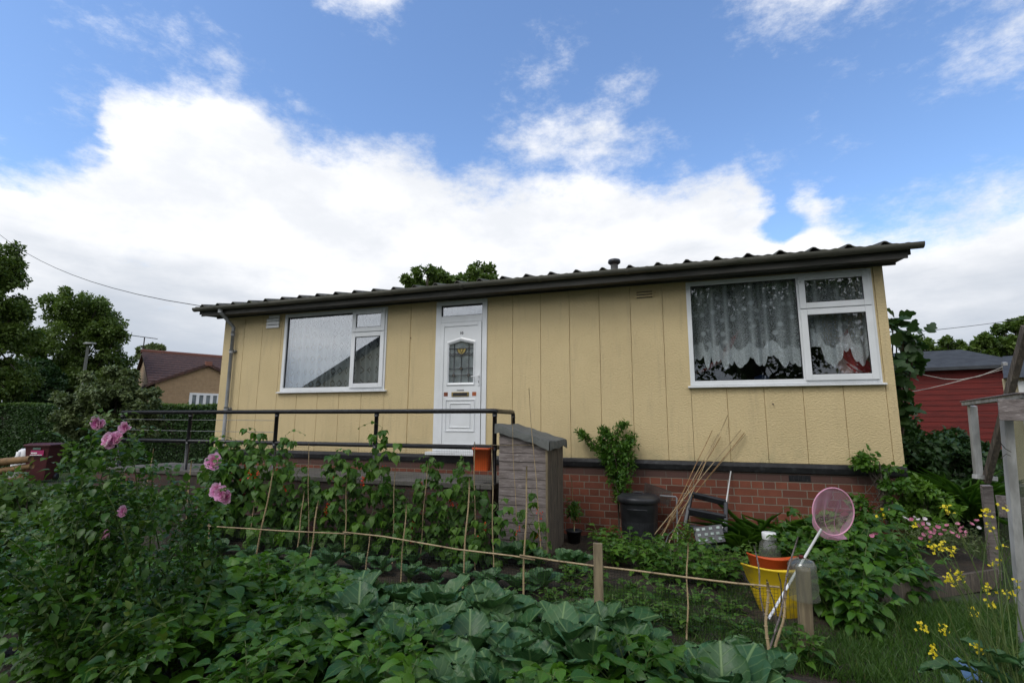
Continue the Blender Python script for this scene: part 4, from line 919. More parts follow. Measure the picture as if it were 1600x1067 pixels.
net('garden_netting', A(258, 850, FY)[0], A(1245, 900, FY)[0], FY, rz, .024, .0011, 'black plastic garden netting hung along the horizontal cane rail')
net('bean_netting', A(235, 760, -2.3)[0], A(772, 760, -2.3)[0], -2.3, lambda x: 1.33+.04*math.sin(x*2.1), .022, .0006, 'fine black netting stretched up behind the runner beans below the handrail', .02)

# ---------------------------------------------------------------- right side: greenhouse frame, clothes line
gh = thing('greenhouse_frame', 'dilapidated white and grey timber greenhouse frame at the right edge', 'greenhouse', (2.9, -3.8, 0))
def bar(nm, p0, d0, p1, d1, w_, h_, mat='white_dirty', up=(0,1,0)): return MB().beam(DP(*p0, d0), DP(*p1, d1), w_, h_, up).build(nm, M[mat], gh, bevel=.004)
bar('front_post', (1571,640), 3.7, (1607,1060), 3.7, .056, .06)
bar('rear_post', (1519,634), 5.4, (1529,745), 5.4, .065, .06)
bar('top_rail', (1509,631), 5.45, (1606,618), 3.62, .07, .035, 'white_dirty', (0,0,1))
bar('top_capping', (1509,627.5), 5.45, (1606,613.5), 3.6, .10, .012, 'wood_grey', (0,0,1))
bar('panel_board', (1560,640), 3.66, (1640,641), 3.5, .03, .15, 'wood_grey', (0,0,1))
bar('diagonal_brace', (1604,510), 4.6, (1541,752), 5.2, .055, .07, 'wood_side')
bar('grey_post', (1541,758), 5.3, (1556,905), 5.3, .085, .06, 'wood_grey')
bar('sill_block', (1522,744), 5.2, (1556,748), 5.2, .05, .045, 'white_dirty', (0,0,1))
bar('lower_board', (1560,790), 4.9, (1640,800), 4.4, .03, .2, 'wood_grey', (0,0,1))
MB().add([DP(1578,650,3.72), DP(1640,650,3.6), DP(1655,1060,3.6), DP(1607,1060,3.72)], [(0,1,2,3)]).add([DP(1578,650,3.725), DP(1640,650,3.605), DP(1655,1060,3.605), DP(1607,1060,3.725)], [(0,1,2,3)]).build('glazing_sheet', M['clear'], gh)
b = MB(); P_ = [DP(x, y, 3.62) for x, y in ((1562,690),(1571,701),(1580,706))]; b.tube(P_, .0025, 5); P_ = [DP(x, y, 3.62) for x, y in ((1564,716),(1572,709),(1579,712))]; b.tube(P_, .0025, 5); b.build('wire_tie', M['rust'], gh)
# clothes line
lp = thing('clothes_post', 'short white clothes line post with a crooked arm in front of the red shed', 'post', DP(1571, 660, 9)*V(1,1,0)+V(0,0,.8))
MB().beam(DP(1569, 566, 9.), DP(1575, 600, 9.), .06, .06, (0,1,0)).build('head', M['white_dirty'], lp)
MB().beam(DP(1575, 600, 9.), DP(1583, 700, 9.), .06, .06, (0,1,0)).build('shaft', M['white_dirty'], lp)
for (pts_, lb_) in (([(1422,578),(1445,586),(1475,592),(1500,593),(1530,588),(1568,573)], 'sagging upper clothes line strung in front of the red shed'), ([(1424,612),(1450,607),(1480,600),(1515,591),(1545,583),(1568,577)], 'taut lower clothes line crossing the red shed at a slant')):
    P_ = [DP(x, y, 9.) for x, y in pts_]; tag(MB().tube(P_, .007, 6).build('clothes_line', M['rope']), lb_, 'clothes line')

# ---------------------------------------------------------------- raised bed boards on the right
q0 = G(1378, 950); q1 = G(1560, 918)
rb_ = thing('raised_bed', 'low brown timber edged flower bed by the right hand corner of the house', 'raised bed', (q0+q1)/2)
MB().beam(q0+V(0,0,.10), q1+V(0,0,.09), .035, .18).build('board', M['wood_side'], rb_, bevel=.004)
MB().beam(q0+V(0,.02,.10), q0+V(.25,1.3,.10), .035, .2).build('board', M['wood_side'], rb_, bevel=.004)
s_ = MB(); s_.add([q0+V(.02,.03,.17), q1+V(0,.03,.17), q1+V(.3,2.2,.17), q0+V(.25,1.3,.17)], [(0,1,2,3)]); s_.build('soil', M['soil'], rb_)
# blue plastic scrap
b = MB(); c = G(1508, 1052, .05); g = np.array([[c+V(-.03+.022*i, .06-.03*j, .06-.012*j+.014*math.sin(i*1.5+j)) for j in range(6)] for i in range(5)]); b.sheet(g); b.sheet(g-V(0,0,.006)); tag(b.build('blue_sheet', M['bluesheet']), 'pale blue plastic scrap on the grass at bottom right', 'plastic sheet')

# ---------------------------------------------------------------- left side: wheelie bin, logs, canister
wp = G(63, 752); 
wh = thing('wheelie_bin', 'maroon wheeled bin with a magenta sticker in front of the hedge', 'wheelie bin', wp)
z1w = DP(63, 697, np.dot(wp-CAM, cF))[2]; fr = (unit(V(.86, .5, 0)), unit(V(-.5, .86, 0)), V(0,0,1))
b = MB(); hw0, hw1 = .21, .28
g = []
for s_, z in ((hw0, .05), (hw1, z1w-.02), (hw1+.02, z1w-.02), (hw1+.02, z1w+.02)): g.append([wp+fr[0]*s_*i+fr[1]*s_*1.1*j+V(0,0,z) for i, j in ((-1,-1),(1,-1),(1,1),(-1,1),(-1,-1))])
b.sheet(np.array(g), False); b.build('body', M['maroon'], wh, bevel=.01)
b = MB(); g = []
for s_, z in ((hw1+.035, z1w+.015), (hw1+.035, z1w+.045), (hw1*.8, z1w+.085), (.02, z1w+.09)): g.append([wp+fr[0]*s_*i+fr[1]*s_*1.1*j+V(0,0,z) for i, j in ((-1,-1),(1,-1),(1,1),(-1,1),(-1,-1))])
b.sheet(np.array(g), False); b.build('lid', M['maroon'], wh, bevel=.01)
for s_ in (-1, 1): b = MB(); b.lathe(wp+fr[0]*.22*s_+fr[1]*.22+V(0,0,.1), [(0,-.03),(.1,-.03),(.1,.03),(0,.03)], 16, (fr[1], V(0,0,1), fr[0])); b.build('wheel', M['blackplastic'], wh)
fo = wp-fr[1]*(hw0+(hw1-hw0)*.8)*1.1-fr[1]*.02
def stick(nm, du, z0, z1, hw_, mat, off=.0, par=wh): return MB().box(fo+fr[0]*du+fr[1]*off+V(0,0,(z0+z1)/2), (hw_*2, .006, z1-z0), fr).build(nm, mat, par)
stick('sticker', .02, z1w-.24, z1w-.10, .15, M['magenta'], -.012); stick('sticker_stripe', .0, z1w-.235, z1w-.215, .14, M['whiteplastic'], -.018); stick('sticker_text', -.05, z1w-.19, z1w-.155, .07, M['whiteplastic'], -.018); stick('label_panel', .0, z1w-.085, z1w-.03, .09, M['greencard'], -.016)
lg = thing('log_bench', 'rustic bench of brown logs at the left edge beside the maroon bin', 'bench', G(20, 768))
dl = 12.2
for nm, p0, p1, r in (('seat_log', (-30,726), (48,717), .085), ('seat_log', (-30,742), (50,728), .075), ('leg_log', (-12,765), (-10,728), .07), ('leg_log', (33,762), (36,728), .06)):
    MB().tube([DP(*p0, dl), (DP(*p0, dl)+DP(*p1, dl))/2+V(0,0,.01), DP(*p1, dl)], [r, r*1.05, r*.9], 12).build(nm, M['log'], lg)
MB().tube([DP(-30, 756, 11.6), DP(0, 748, 11.6), DP(26, 744, 11.6)], [.1,.11,.095], 12); 
tag(MB().tube([G(-30, 768)+V(0,0,.1), G(2, 764)+V(0,0,.12), G(27, 757)+V(0,0,.1)], [.1,.12,.1], 12).build('fallen_log', M['log']), 'short reddish log lying on the grass below the log bench', 'log')
cp_ = G(33, 752); b = MB(); d_ = np.dot(cp_-CAM, cF); cz = DP(33, 725, d_)[2]; zc_ = DP(33, 701, d_)[2]
b.lathe(cp_, [(0,0),(.16,.0),(.17,.1),(.17,cz-.05),(.175,cz+.1),(.15,zc_-.05),(.09,zc_),(0,zc_)], 20); tag(b.build('white_canister', M['whiteplastic']), 'tall white plastic canister standing left of the maroon bin', 'canister')
cp_ = G(22, 753); b = MB(); zc_ = DP(22, 706, np.dot(cp_-CAM, cF))[2]
b.lathe(cp_, [(0,0),(.12,.0),(.13,zc_-.25),(.05,zc_-.1),(.05,zc_),(0,zc_)], 18); tag(b.build('white_bottle', M['whiteplastic']), 'narrow white plastic bottle left of the white canister', 'bottle')

# ---------------------------------------------------------------- wires, street lamp, far houses
def wire(p0, p1, sag, r, label):
    P_ = [p0+(p1-p0)*k/16-V(0,0,sag*4*(k/16)*(1-k/16)) for k in range(17)]; tag(MB().tube(P_, r, 5).build('overhead_wire', M['wire']), label, 'wire')
wire(DP(-60, 305, 24), A(313, 478, -.38), .9, .008, 'long dark overhead wire running to the left end of the eaves')
wire(DP(1400, 521, 9), DP(1640, 490, 14), .05, .006, 'overhead wire above the red shed at the right edge')
lb0 = DP(126, 640, 18.5); lt0 = DP(138, 537, 18.5); sl_ = thing('street_lamp', 'grey street lamp post standing beyond the hedge', 'street lamp', (lb0[0], lb0[1], 0))
MB().tube([(lt0[0], lt0[1], 0), (lt0[0], lt0[1], 2.), lt0+V(0,0,-.1)], [.075,.06,.045], 12).build('post', M['lampgrey'], sl_)
b = MB(); b.box(lt0+V(.08,0,.0), (.42,.2,.06)); b.box(lt0+V(-.1,0,.04), (.09,.09,.05)); b.build('lamp_head', M['lampgrey'], sl_, bevel=.03)
def far_house():
    P1 = DP(222, 549, 27); P2_ = DP(345, 562, 1); r2 = P2_-CAM; P2 = CAM+r2*((P1[2]-CAM[2])/r2[2])
    o = P1*V(1,1,0); e1 = unit((cR*.75+cF*.66)*V(1,1,0)); e2 = V(e1[1], -e1[0], 0); e2 = e2 if e2@(CAM-o) > 0 else -e2
    rz_ = P1[2]; hh_ = thing('brown_roofed_bungalow', 'buff brick bungalow with brown tiled roof beyond the hedge', 'house', o)
    wid, ez = 4.6, rz_-1.95; L_ = 16.
    E = lambda a, b_, z: o+e1*a+e2*b_+V(0,0,z)
    w_ = MB(); w_.prism([E(.15, -wid+.3, 0), E(.15, wid-.3, 0), E(.15, wid-.3, ez), E(.15, 0, rz_-.1), E(.15, -wid+.3, ez)], e1*(L_-.3))
    # front gable: apex measured at (325, 568)
    gy_ = wid+.5; zap = rz_-.9; gw_ = 2.2; gez = zap-1.04; ga = min(np.linspace(1, 8, 200), key=lambda a: abs(pxx(E(a, gy_, zap))-325))
    w_.prism([E(ga-gw_+.2, 0.1, 0), E(ga+gw_-.2, .1, 0), E(ga+gw_-.2, .1, gez+.1), E(ga, .1, zap-.05), E(ga-gw_+.2, .1, gez+.1)], e2*(gy_-.1)); w_.build('wall', M['buff'], hh_)
    rf = MB()
    for s in (1, -1): rf.prism([E(0, 0, rz_), E(0, s*wid, ez), E(0, s*wid, ez-.12), E(0, 0, rz_-.14)], e1*L_)
    for s in (1, -1): rf.prism([E(ga, 0, zap), E(ga+s*gw_, 0, gez), E(ga+s*gw_, 0, gez-.12), E(ga, 0, zap-.14)], e2*(gy_+.15))
    n = 13
    for k in range(1, n):    # tile courses
        f = k/n
        for s in (1,): rf.prism([E(.0, s*wid*f, rz_+(ez-rz_)*f+.035), E(0, s*wid*f+.03, rz_+(ez-rz_)*f+.01), E(0, s*wid*(f)-.3, rz_+(ez-rz_)*(f)+.005+.14)], e1*L_)
    rf_ = rf.build('roof', M['rooftile'], hh_)
    MB().tube([E(-.05, 0, rz_+.02), E(L_, 0, rz_+.02)], .11, 8).build('ridge_tiles', M['ridge'], rf_)
    MB().box(E(ga, gy_+.05, zap-.02), (.28,.22,.2), (e1, e2, V(0,0,1))).build('ridge_end', M['ridge'], rf_)
    def onplane(px, py): r = ray(px, py); k = ((o+e2*(gy_+.0))-CAM)@e2/(r@e2); return CAM+r*k
    a, b_ = onplane(296.5, 613.5), onplane(352, 632); wz1, wz0 = a[2], b_[2]-.25; s0, s1 = (a-o)@e1, (b_-o)@e1
    fm = MB(); n = 5
    fr_ = (e1, e2, V(0,0,1)); pc = lambda u, z: E(u, gy_+.03, z)
    fm.box(pc((s0+s1)/2, wz1-.05), (s1-s0, .08, .1), fr_); fm.box(pc((s0+s1)/2, wz0+.05), (s1-s0, .08, .1), fr_)
    for k in range(n+1): fm.box(pc(s0+.05+(s1-s0-.1)*k/n, (wz0+wz1)/2), (.12, .078, wz1-wz0-.2), fr_)
    wn = fm.build('window', M['white'], hh_); MB().box(E((s0+s1)/2, gy_+.012, (wz0+wz1)/2), (s1-s0-.1, .01, wz1-wz0-.1), fr_).build('pane', surf('dim_glass', (.10,.13,.15), (.2,.24,.26), .1, 1.5), wn)
    at_ = E(0.5, -1.5, rz_); q = DP(226, 527, np.dot(at_-CAM, cF)); b = MB(); b.tube([(q[0], q[1], rz_-.6), (q[0], q[1], q[2])], .03, 6)
    u = DP(205, 524, np.dot(at_-CAM, cF)); v = DP(246, 529.5, np.dot(at_-CAM, cF)); b.tube([u, v], .02, 5)
    for k in range(12): c = u+(v-u)*k/11; b.tube([c+e2*.12*(1.6 if k == 0 else 1)+V(0,0,.05*(3 if k == 0 else 0)), c-e2*.12-V(0,0,.05*(3 if k == 0 else 0))], .012, 4)
    tag(b.build('tv_aerial', M['wire']), 'thin television aerial standing above the brown roofed bungalow', 'aerial')
far_house()
# red shed
sA, sB = DP(1400, 570, 15.5), DP(1605, 576, 13.8)
sh = thing('red_shed', 'large red boarded shed with a dark felt roof behind the bungalow', 'shed', (sA+sB)/2*V(1,1,0)+V(0,0,.9))
eA, eB = DP(1412, 578, 15.5), DP(1592, 569, 14.2); bA = V(eA[0], eA[1], .75); bB = V(eB[0], eB[1], .75); eB[2] = eA[2] = (eA[2]+eB[2])/2
dir_ = unit(eB-eA); nrm_ = V(dir_[1], -dir_[0], 0); nrm_ = nrm_ if nrm_@(CAM-eA) > 0 else -nrm_; Ls = np.linalg.norm(eB-eA)
b = MB(); nb = 15; zb0 = .95; bh = (eA[2]-zb0)/nb
for k in range(nb):
    z0 = zb0+k*bh; b.prism([eA*V(1,1,0)+V(0,0,z0)+nrm_*.012, eA*V(1,1,0)+V(0,0,z0+bh-.003)+nrm_*.002, eA*V(1,1,0)+V(0,0,z0+bh-.003)-nrm_*.03, eA*V(1,1,0)+V(0,0,z0)-nrm_*.03], dir_*Ls)
b.box((eA+dir_*Ls/2)*V(1,1,0)-nrm_*1.55+V(0,0,(zb0+eA[2])/2), (Ls, 3.0, eA[2]-zb0-.02), (dir_, nrm_, V(0,0,1))); b.build('wall', M['redwood'], sh)
b = MB(); zr_ = DP(1535, 546, 16)[2]
c0_, c1_ = eA-dir_*.2+nrm_*.25, eB+dir_*.25+nrm_*.25
r0_, r1_ = eA-dir_*.2-nrm_*1.5+V(0,0,zr_-eA[2]), eB-dir_*.9-nrm_*1.5+V(0,0,zr_-eA[2]); k0, k1 = eA-dir_*.2-nrm_*3.3, eB+dir_*.2-nrm_*3.3
thk = V(0,0,-.09)
b.add([c0_, c1_, r1_, r0_, k1, k0, c0_+thk, c1_+thk, k1+thk, k0+thk], [(0,1,2,3), (3,2,4,5), (1,4,2), (0,6,7,1), (1,7,8,4), (0,3,5,9,6), (5,4,8,9), (6,9,8,7)]); b.build('roof', M['shedroof'], sh)
MB().box((eA+dir_*Ls/2)*V(1,1,0)-nrm_*1.5+V(0,0,.83), (Ls, 2.9, .26), (dir_, nrm_, V(0,0,1))).build('plinth', M['retain'], sh)
# cream neighbour at right edge
cb = thing('cream_bungalow', 'cream walled neighbouring bungalow with a dark sloping roof at the right edge', 'house', (9.5, 1.5, 0))
xw = DP(1574, 650, 8.0); b = MB(); u1 = unit(V(.87, -.42, 0)); v1 = V(-u1[1], u1[0], 0); W0 = xw*V(1,1,0)
b.box(W0+u1*3+v1*2.5+V(0,0,1.55), (6, 5, 1.6), (u1, v1, V(0,0,1))); b.build('wall', M['cream'], cb)
MB().box(W0+u1*3+v1*2.5+V(0,0,.38), (5.98, 4.98, .74), (u1, v1, V(0,0,1))).build('plinth', M['beige'], cb)
b = MB(); b.prism([W0+u1*.02+v1*-.15+V(0,0,2.352), W0+u1*.02+v1*5.1+V(0,0,2.352), W0+u1*.02+v1*2.5+V(0,0,2.95)], u1*6); b.build('roof', M['shedroof'], cb)
b = MB(); wc_ = W0+u1*.62-v1*.02+V(0,0,1.85); b.box(wc_, (.9,.06,.9), (u1, v1, V(0,0,1))); wn = b.build('window', M['white'], cb); MB().box(wc_-v1*.035, (.76,.02,.76), (u1, v1, V(0,0,1))).build('pane', M['dark'], wn)
# the house behind the photographer, seen mirrored in the left window
bh_ = thing('rear_bungalow', 'grey roofed bungalow behind the viewpoint, visible only as a reflection in the left window', 'house', (-11.5, -18, 0))
xa, xb, xr_, yf = -18.8, -5.0, -12.0, -14.0
b = MB(); b.prism([(xa+.5, yf, 0), (xb-.3, yf, 0), (xb-.3, yf, 3.3), (xr_, yf, 6.7), (xa+.5, yf, 3.3)], (0, -8, 0)); b.build('wall', M['cream'], bh_)
b = MB(); b.prism([(xa-.3, yf+.4, 3.2), (xr_, yf+.4, 6.95), (xb+.3, yf+.4, 3.2), (xb+.3, yf+.4, 3.0), (xr_, yf+.4, 6.7), (xa-.3, yf+.4, 3.0)], (0, -8.8, 0)); b.build('roof', M['shedroof'], bh_)
# ---------------------------------------------------------------- trees, hedge, shrubs
def crown_leaves(mb, cl_, n, size, r, up=.35, T=T_DIA, wide=.75, tl=(0, 1)):
    """leaves gathered on clumps; each clump an (x, y, z, radius)"""
    cl_ = np.array(cl_, float); wts = cl_[:, 3]**2; k = r.choice(len(cl_), n, p=wts/wts.sum())
    d = rdir(r, n, .15); rad = cl_[k, 3]*(.25+1.05*r.random(n)**.75)
    P = cl_[k, :3]+d*rad[:, None]*V(1, 1, .85)
    dr = unit(d*.7+rdir(r, n, .1)*.9+V(0, 0, -.15)); nm = unit(rdir(r, n)*.7+V(0, 0, .8)+d*.4)
    ctone = r.random(len(cl_)); tn = np.clip(ctone[k]*.5+r.uniform(tl[0], tl[1], n)*.5, 0, 1)
    leaves(mb, P, dr, nm, size*r.uniform(.7, 1.3, n), size*wide*r.uniform(.7, 1.2, n), T, r, tn)
def tree(name, label, base, top, ell, ncl, n, size, mat, seed, group=None, cat='tree', trunk=.22, T=T_DIA, rc=(.10, .22)):
    """ell: list of (centre, radii) ellipsoids that the crown's clumps fill"""
    r = np.random.default_rng(seed); root = thing(name, label, cat, base, group); cl_ = []
    for c, rad in ell:
        c, rad = V(c), V(rad)
        for i in range(int(ncl/len(ell))):
            d = rdir(r, 1)[0]; q = c+d*rad*(.35+.65*r.random()**.5); cl_.append((*q, np.mean(rad)*r.uniform(*rc)))
    tm = MB(); b0 = V(base); t0 = V(ell[0][0]); mid = b0+(t0-b0)*V(.5, .5, .45)
    tm.tube([b0, b0+V(.02, 0, (t0[2]-b0[2])*.25), mid, t0, t0+V(0, 0, V(ell[0][1])[2]*.5)], [trunk*1.25, trunk, trunk*.8, trunk*.45, trunk*.15], 10)
    for q in cl_[::max(1, len(cl_)//34)]:
        s = b0+(t0-b0)*r.uniform(.45, 1.); q = V(q[:3]); m_ = (s+q)/2+V(0, 0, -.06*np.linalg.norm(q-s)); tm.tube([s, m_, q], [trunk*.28, trunk*.15, trunk*.04], 6)
    tm.build('trunk', M['bark'], root); mb = MB(); crown_leaves(mb, cl_, n, size, r, T=T); mb.build('crown', M[mat], root); return root
def E_(px, py, d, rx, ry=None, rz=None):      # ellipsoid given in photo pixels at distance d
    k = d/FPX; return (DP(px, py, d), (rx*k, (ry or rx)*k, (rz or rx)*k))
gb_ = lambda px, d: V(*(DP(px, 650, d)[:2]), 0)
tree('dark_tree', 'tall dark tree cut off by the left edge of the picture', gb_(-30, 18), 0, [E_(-25, 500, 18, 72, 60, 85), E_(-20, 410, 18, 45, 40, 50), E_(-30, 600, 18, 70, 60, 45)], 240, 42000, .12, 'L_tree', 11)
tree('broad_tree', 'broad bushy tree with reddish tips left of the brown roof', gb_(115, 24), 0, [E_(118, 535, 24, 62, 60, 62), E_(122, 486, 24, 52, 44, 32), E_(165, 520, 24, 34, 34, 26), E_(75, 590, 24, 60, 50, 48), E_(150, 590, 24, 62, 50, 45)], 320, 52000, .13, 'L_tree', 12)
tree('low_tree', 'low dark tree between the left edge tree and the hedge', gb_(40, 21), 0, [E_(38, 600, 21, 55, 40, 42)], 80, 14000, .12, 'L_dark', 13)
tree('far_tree', 'pale green treetop just above the brown tiled roof', gb_(240, 40), 0, [E_(238, 556, 42, 24, 20, 18)], 30, 3500, .26, 'L_grey', 14, 'trees far behind the houses')
tree('rounded_tree', 'treetop rising above the corrugated roof right of the door', gb_(700, 30), 0, [E_(668, 440, 30, 42, 35, 18), E_(752, 428, 30, 26, 22, 17), E_(720, 445, 30, 60, 30, 14)], 120, 9000, .2, 'L_tree', 15)
tree('shed_tree', 'dark tree behind the right end of the red shed', gb_(1580, 19), 0, [E_(1592, 530, 19, 52, 40, 32), E_(1545, 545, 19, 28, 30, 18)], 60, 9500, .15, 'L_tree', 16)
tree('thin_tree', 'low treetop showing over the middle of the red shed roof', gb_(1478, 21), 0, [E_(1475, 545, 21, 34, 30, 17), E_(1430, 540, 21, 18, 30, 14)], 44, 3200, .15, 'L_tree', 17)
tree('garden_shrub', 'large rounded grey green shrub in front of the hedge', G(180, 752), 0, [E_(180, 640, 12.8, 62, 50, 50), E_(175, 610, 12.8, 45, 40, 34), E_(130, 640, 12.8, 30, 40, 40), E_(228, 645, 12.8, 26, 30, 36)], 150, 26000, .085, 'L_grey', 18, cat='shrub', trunk=.07, T=T_LAN)
for i, (x, y, s, sd_) in enumerate(((3.5, -21, 1., 31), (9, -23, 1.15, 32), (15, -20, .9, 33), (-1.5, -26, 1.1, 34))):
    tree('reflected_tree', ['tree behind the viewpoint, straight behind the garden', 'tallest tree behind the viewpoint, reflected in the right window', 'tree behind the viewpoint, farthest to the right', 'tree behind the viewpoint beside the grey roofed bungalow'][i], (x, y, 0), 0, [((x, y, 6.2*s), (3.2*s, 2.5*s, 5.0*s))], 80, 8000, .3, 'L_tree', sd_, 'trees behind the viewpoint')
# hedge
hd = thing('hedge', 'long clipped dark green hedge across the left background', 'hedge', DP(150, 700, 15.5)*V(1,1,0))
hA, hB = V(*G(-120, 738)[:2], 0), V(*G(420, 738)[:2], 0)
u = unit(hB-hA); vv = V(-u[1], u[0], 0); Lh = np.linalg.norm(hB-hA); hH = DP(150, 633, np.dot(G(150, 738)-CAM, cF)*1.02)[2]
MB().box((hA+hB)/2+vv*.45+V(0,0,hH/2-.05), (Lh, .75, hH-.12), (u, vv, V(0,0,1))).build('dark_core', surf('hedge_core', (.012,.018,.008), (.02,.016,.01), .95), hd)  # solid filler box; shade between the leaves is put into its dark colour
n = 42000; r = np.random.default_rng(21); s_ = r.random(n)*Lh; z = r.random(n)*hH; bul = .06*np.sin(s_*2.3)+.05*np.sin(s_*5+z*4)
P = hA+u*s_[:, None]-vv*(np.abs(r.normal(size=n))*.035+bul-.02)[:, None]+V(0, 0, 1)*z[:, None]
mb = MB(); leaves(mb, P, unit(rdir(r, n, .1)-vv*.5), unit(rdir(r, n)*.8-vv+V(0,0,.6)), .075*r.uniform(.6, 1.3, n), .05, T_DIA, r); mb.build('leaves', M['L_hedge'], hd)
n = 14000; s_ = r.random(n)*Lh; P = hA+u*s_[:, None]+vv*(r.random(n)*.95-.05)[:, None]+V(0, 0, 1)*(hH-.05+.03*np.sin(s_*3)+r.random(n)*.07)[:, None]
mb = MB(); leaves(mb, P, unit(rdir(r, n, .8)), rdir(r, n, 1.), .07*r.uniform(.6, 1.3, n), .045, T_DIA, r); mb.build('new_growth', M['L_hedgetop'], hd)
# second tier: pale hedge top before the far house
hd2 = thing('low_hedge', 'lower pale green clipped hedge in front of the far brown roofed bungalow', 'hedge', DP(300, 650, 19)*V(1,1,0))
n = 9000; a_, b_ = DP(236, 634, 19), DP(420, 628, 19); P = a_*V(1,1,0)+(b_-a_)*V(1,1,0)*r.random(n)[:, None]; z = r.random(n)**.7; P[:, 2] = z*(a_[2]+.08*r.random(n)); P[:, 1] += r.random(n)*.5-z*.1
mb = MB(); leaves(mb, P, rdir(r, n, .5), rdir(r, n, 1.), .11, .08, T_DIA, r); mb.build('leaves', M['L_hedgetop'], hd2)

# ---------------------------------------------------------------- generic small plants
def compound(P, D, n_pairs, L, lw, r, mb, T, droop=.38, term=1.25, tl=(0, 1), stem_mb=None, tone=None):
    """pinnate leaf: leaflets in pairs along a drooping rachis; P base, D direction"""
    D = unit(V(D)); side = unit(np.cross(D, V(0,0,1))+1e-5); up_ = np.cross(side, D); Ps, Ds, Ns, Ls = [], [], [], []
    pts = [V(P)]
    for k in range(n_pairs+1):
        f = (k+.6)/(n_pairs+.6); p = V(P)+D*L*f-V(0,0,1)*droop*L*f*f*.6; dd = unit(D-V(0,0,1)*droop*f); pts.append(p)
        if k < n_pairs:
            for s in (1, -1): Ps.append(p); Ds.append(dd*.45+side*s+V(0,0,.0)+r.normal(size=3)*.2); Ns.append(up_+side*s*.25+r.normal(size=3)*.32); Ls.append(lw*(.6+.4*f))
        else: Ps.append(p); Ds.append(dd+r.normal(size=3)*.08); Ns.append(up_+r.normal(size=3)*.15); Ls.append(lw*term)
    Ls = np.array(Ls)*r.uniform(.85, 1.15, len(Ls)); t0 = r.uniform(*tl) if tone is None else tone
    leaves(mb, Ps, Ds, Ns, Ls, Ls*r.uniform(.6, .85, len(Ls)), T, r, np.clip(t0+r.normal(size=len(Ls))*.12, 0, 1))
    if stem_mb is not None: stem_mb.tube(pts, .0025, 4, cap=False)
def bushy(name, h, w, nst, nlf, lw, matn, seed, pairs=2, T=T_OV, label=None, cat='plant', stems=True, rL=.16, lean=.5, up=.25, tl=(0, 1)):
    """a leafy vegetable plant on several arching stems, built at the origin"""
    r = np.random.default_rng(seed); root = thing(name, label, cat); fo_, sm = MB(), MB()
    for s in range(nst):
        a = 2*math.pi*(s+r.random()*.7)/nst; sp = w*(.25+.75*r.random()); hh_ = h*r.uniform(.72, 1.05)*(1-.25*(sp/w)**2)
        p0 = V(.03*math.cos(a), .03*math.sin(a), 0); p1 = V(sp*.45*math.cos(a), sp*.45*math.sin(a), hh_*.65); p2 = V(sp*math.cos(a), sp*math.sin(a), hh_)
        cur = [p0*(1-f)**2+2*p1*f*(1-f)+p2*f*f for f in np.linspace(0, 1, 7)]; sm.tube(cur, [.007, .0065, .006, .0055, .005, .004, .002], 5, cap=False)
        for k in range(nlf):
            f = .18+.82*(k+r.random()*.5)/nlf; q = p0*(1-f)**2+2*p1*f*(1-f)+p2*f*f; aa = a+k*2.4+r.random()
            D = V(math.cos(aa), math.sin(aa), up+.5*f+r.normal()*.15); compound(q, D, pairs, rL*r.uniform(.8, 1.15)*(1.05-.3*f), lw*(1.08-.3*f), r, fo_, T, stem_mb=sm, tl=tl)
    fo_.build('foliage', M[matn], root); sm.build('stems', M['stem'], root); return root
def scatter(protos, spots, rs=1):
    """first use moves each prototype, later ones copy the thing with its parts"""
    r = np.random.default_rng(rs); used = set(); outp = []
    for i, (x, y, s) in enumerate(spots):
        k = i % len(protos); o = protos[k] if k not in used else copy_tree(protos[k]); used.add(k)
        o.location = (x, y, 0 if len(spots[i]) < 4 else 0); o.rotation_euler = (r.normal()*.04, r.normal()*.04, r.random()*6.28); o.scale = (s, s, s*r.uniform(.92, 1.06)); outp.append(o)
    return outp
# potato rows in the foreground
r = np.random.default_rng(5)
pot = [bushy('potato_plant', .52, .36, 11, 7, [.10, .118, .09, .13][i], 'L_potato', 100+i, 2, [T_OV, T_OV2][i % 2], rL=.16, up=.4) for i in range(4)]
def px_at(px, y, z=0.):     # world x where photo column px meets the ground line y
    return float(np.interp(px, [pxx((x, y, z)) for x in np.linspace(-6, 4, 60)], np.linspace(-6, 4, 60)))
rows = []
spec = [(-5.45, [(-60,1.0),(170,1.),(390,1.0),(600,.95),(800,1.0),(1000,.95)], 'front'), (-5.0, [(-10,1.),(150,1.02),(310,1.),(470,1.),(620,.9),(900,.85),(1060,.8)], 'second'),
        (-4.55, [(60,1.),(210,1.),(340,1.0),(450,1.),(1010,.85)], 'third'), (-4.1, [(180,1.),(300,.98),(410,.95),(500,.9)], 'fourth'), (-3.75, [(300,.85),(380,.88),(455,.85)], 'back')]
allp = []
for y, lst, nm in spec:
    for px, s in lst: allp.append((px_at(px, y, .3)+r.normal()*.03, y+r.normal()*.05, s, nm))
obs_ = scatter(pot, [a[:3] for a in allp], 3)
for nm in ('front', 'second', 'third', 'fourth', 'back'): series([o for o, a in zip(obs_, allp) if a[3] == nm], '{} bushy green potato plant in the '+nm+' row of the foreground bed', 'potato plant', 'potato plants in the foreground bed')
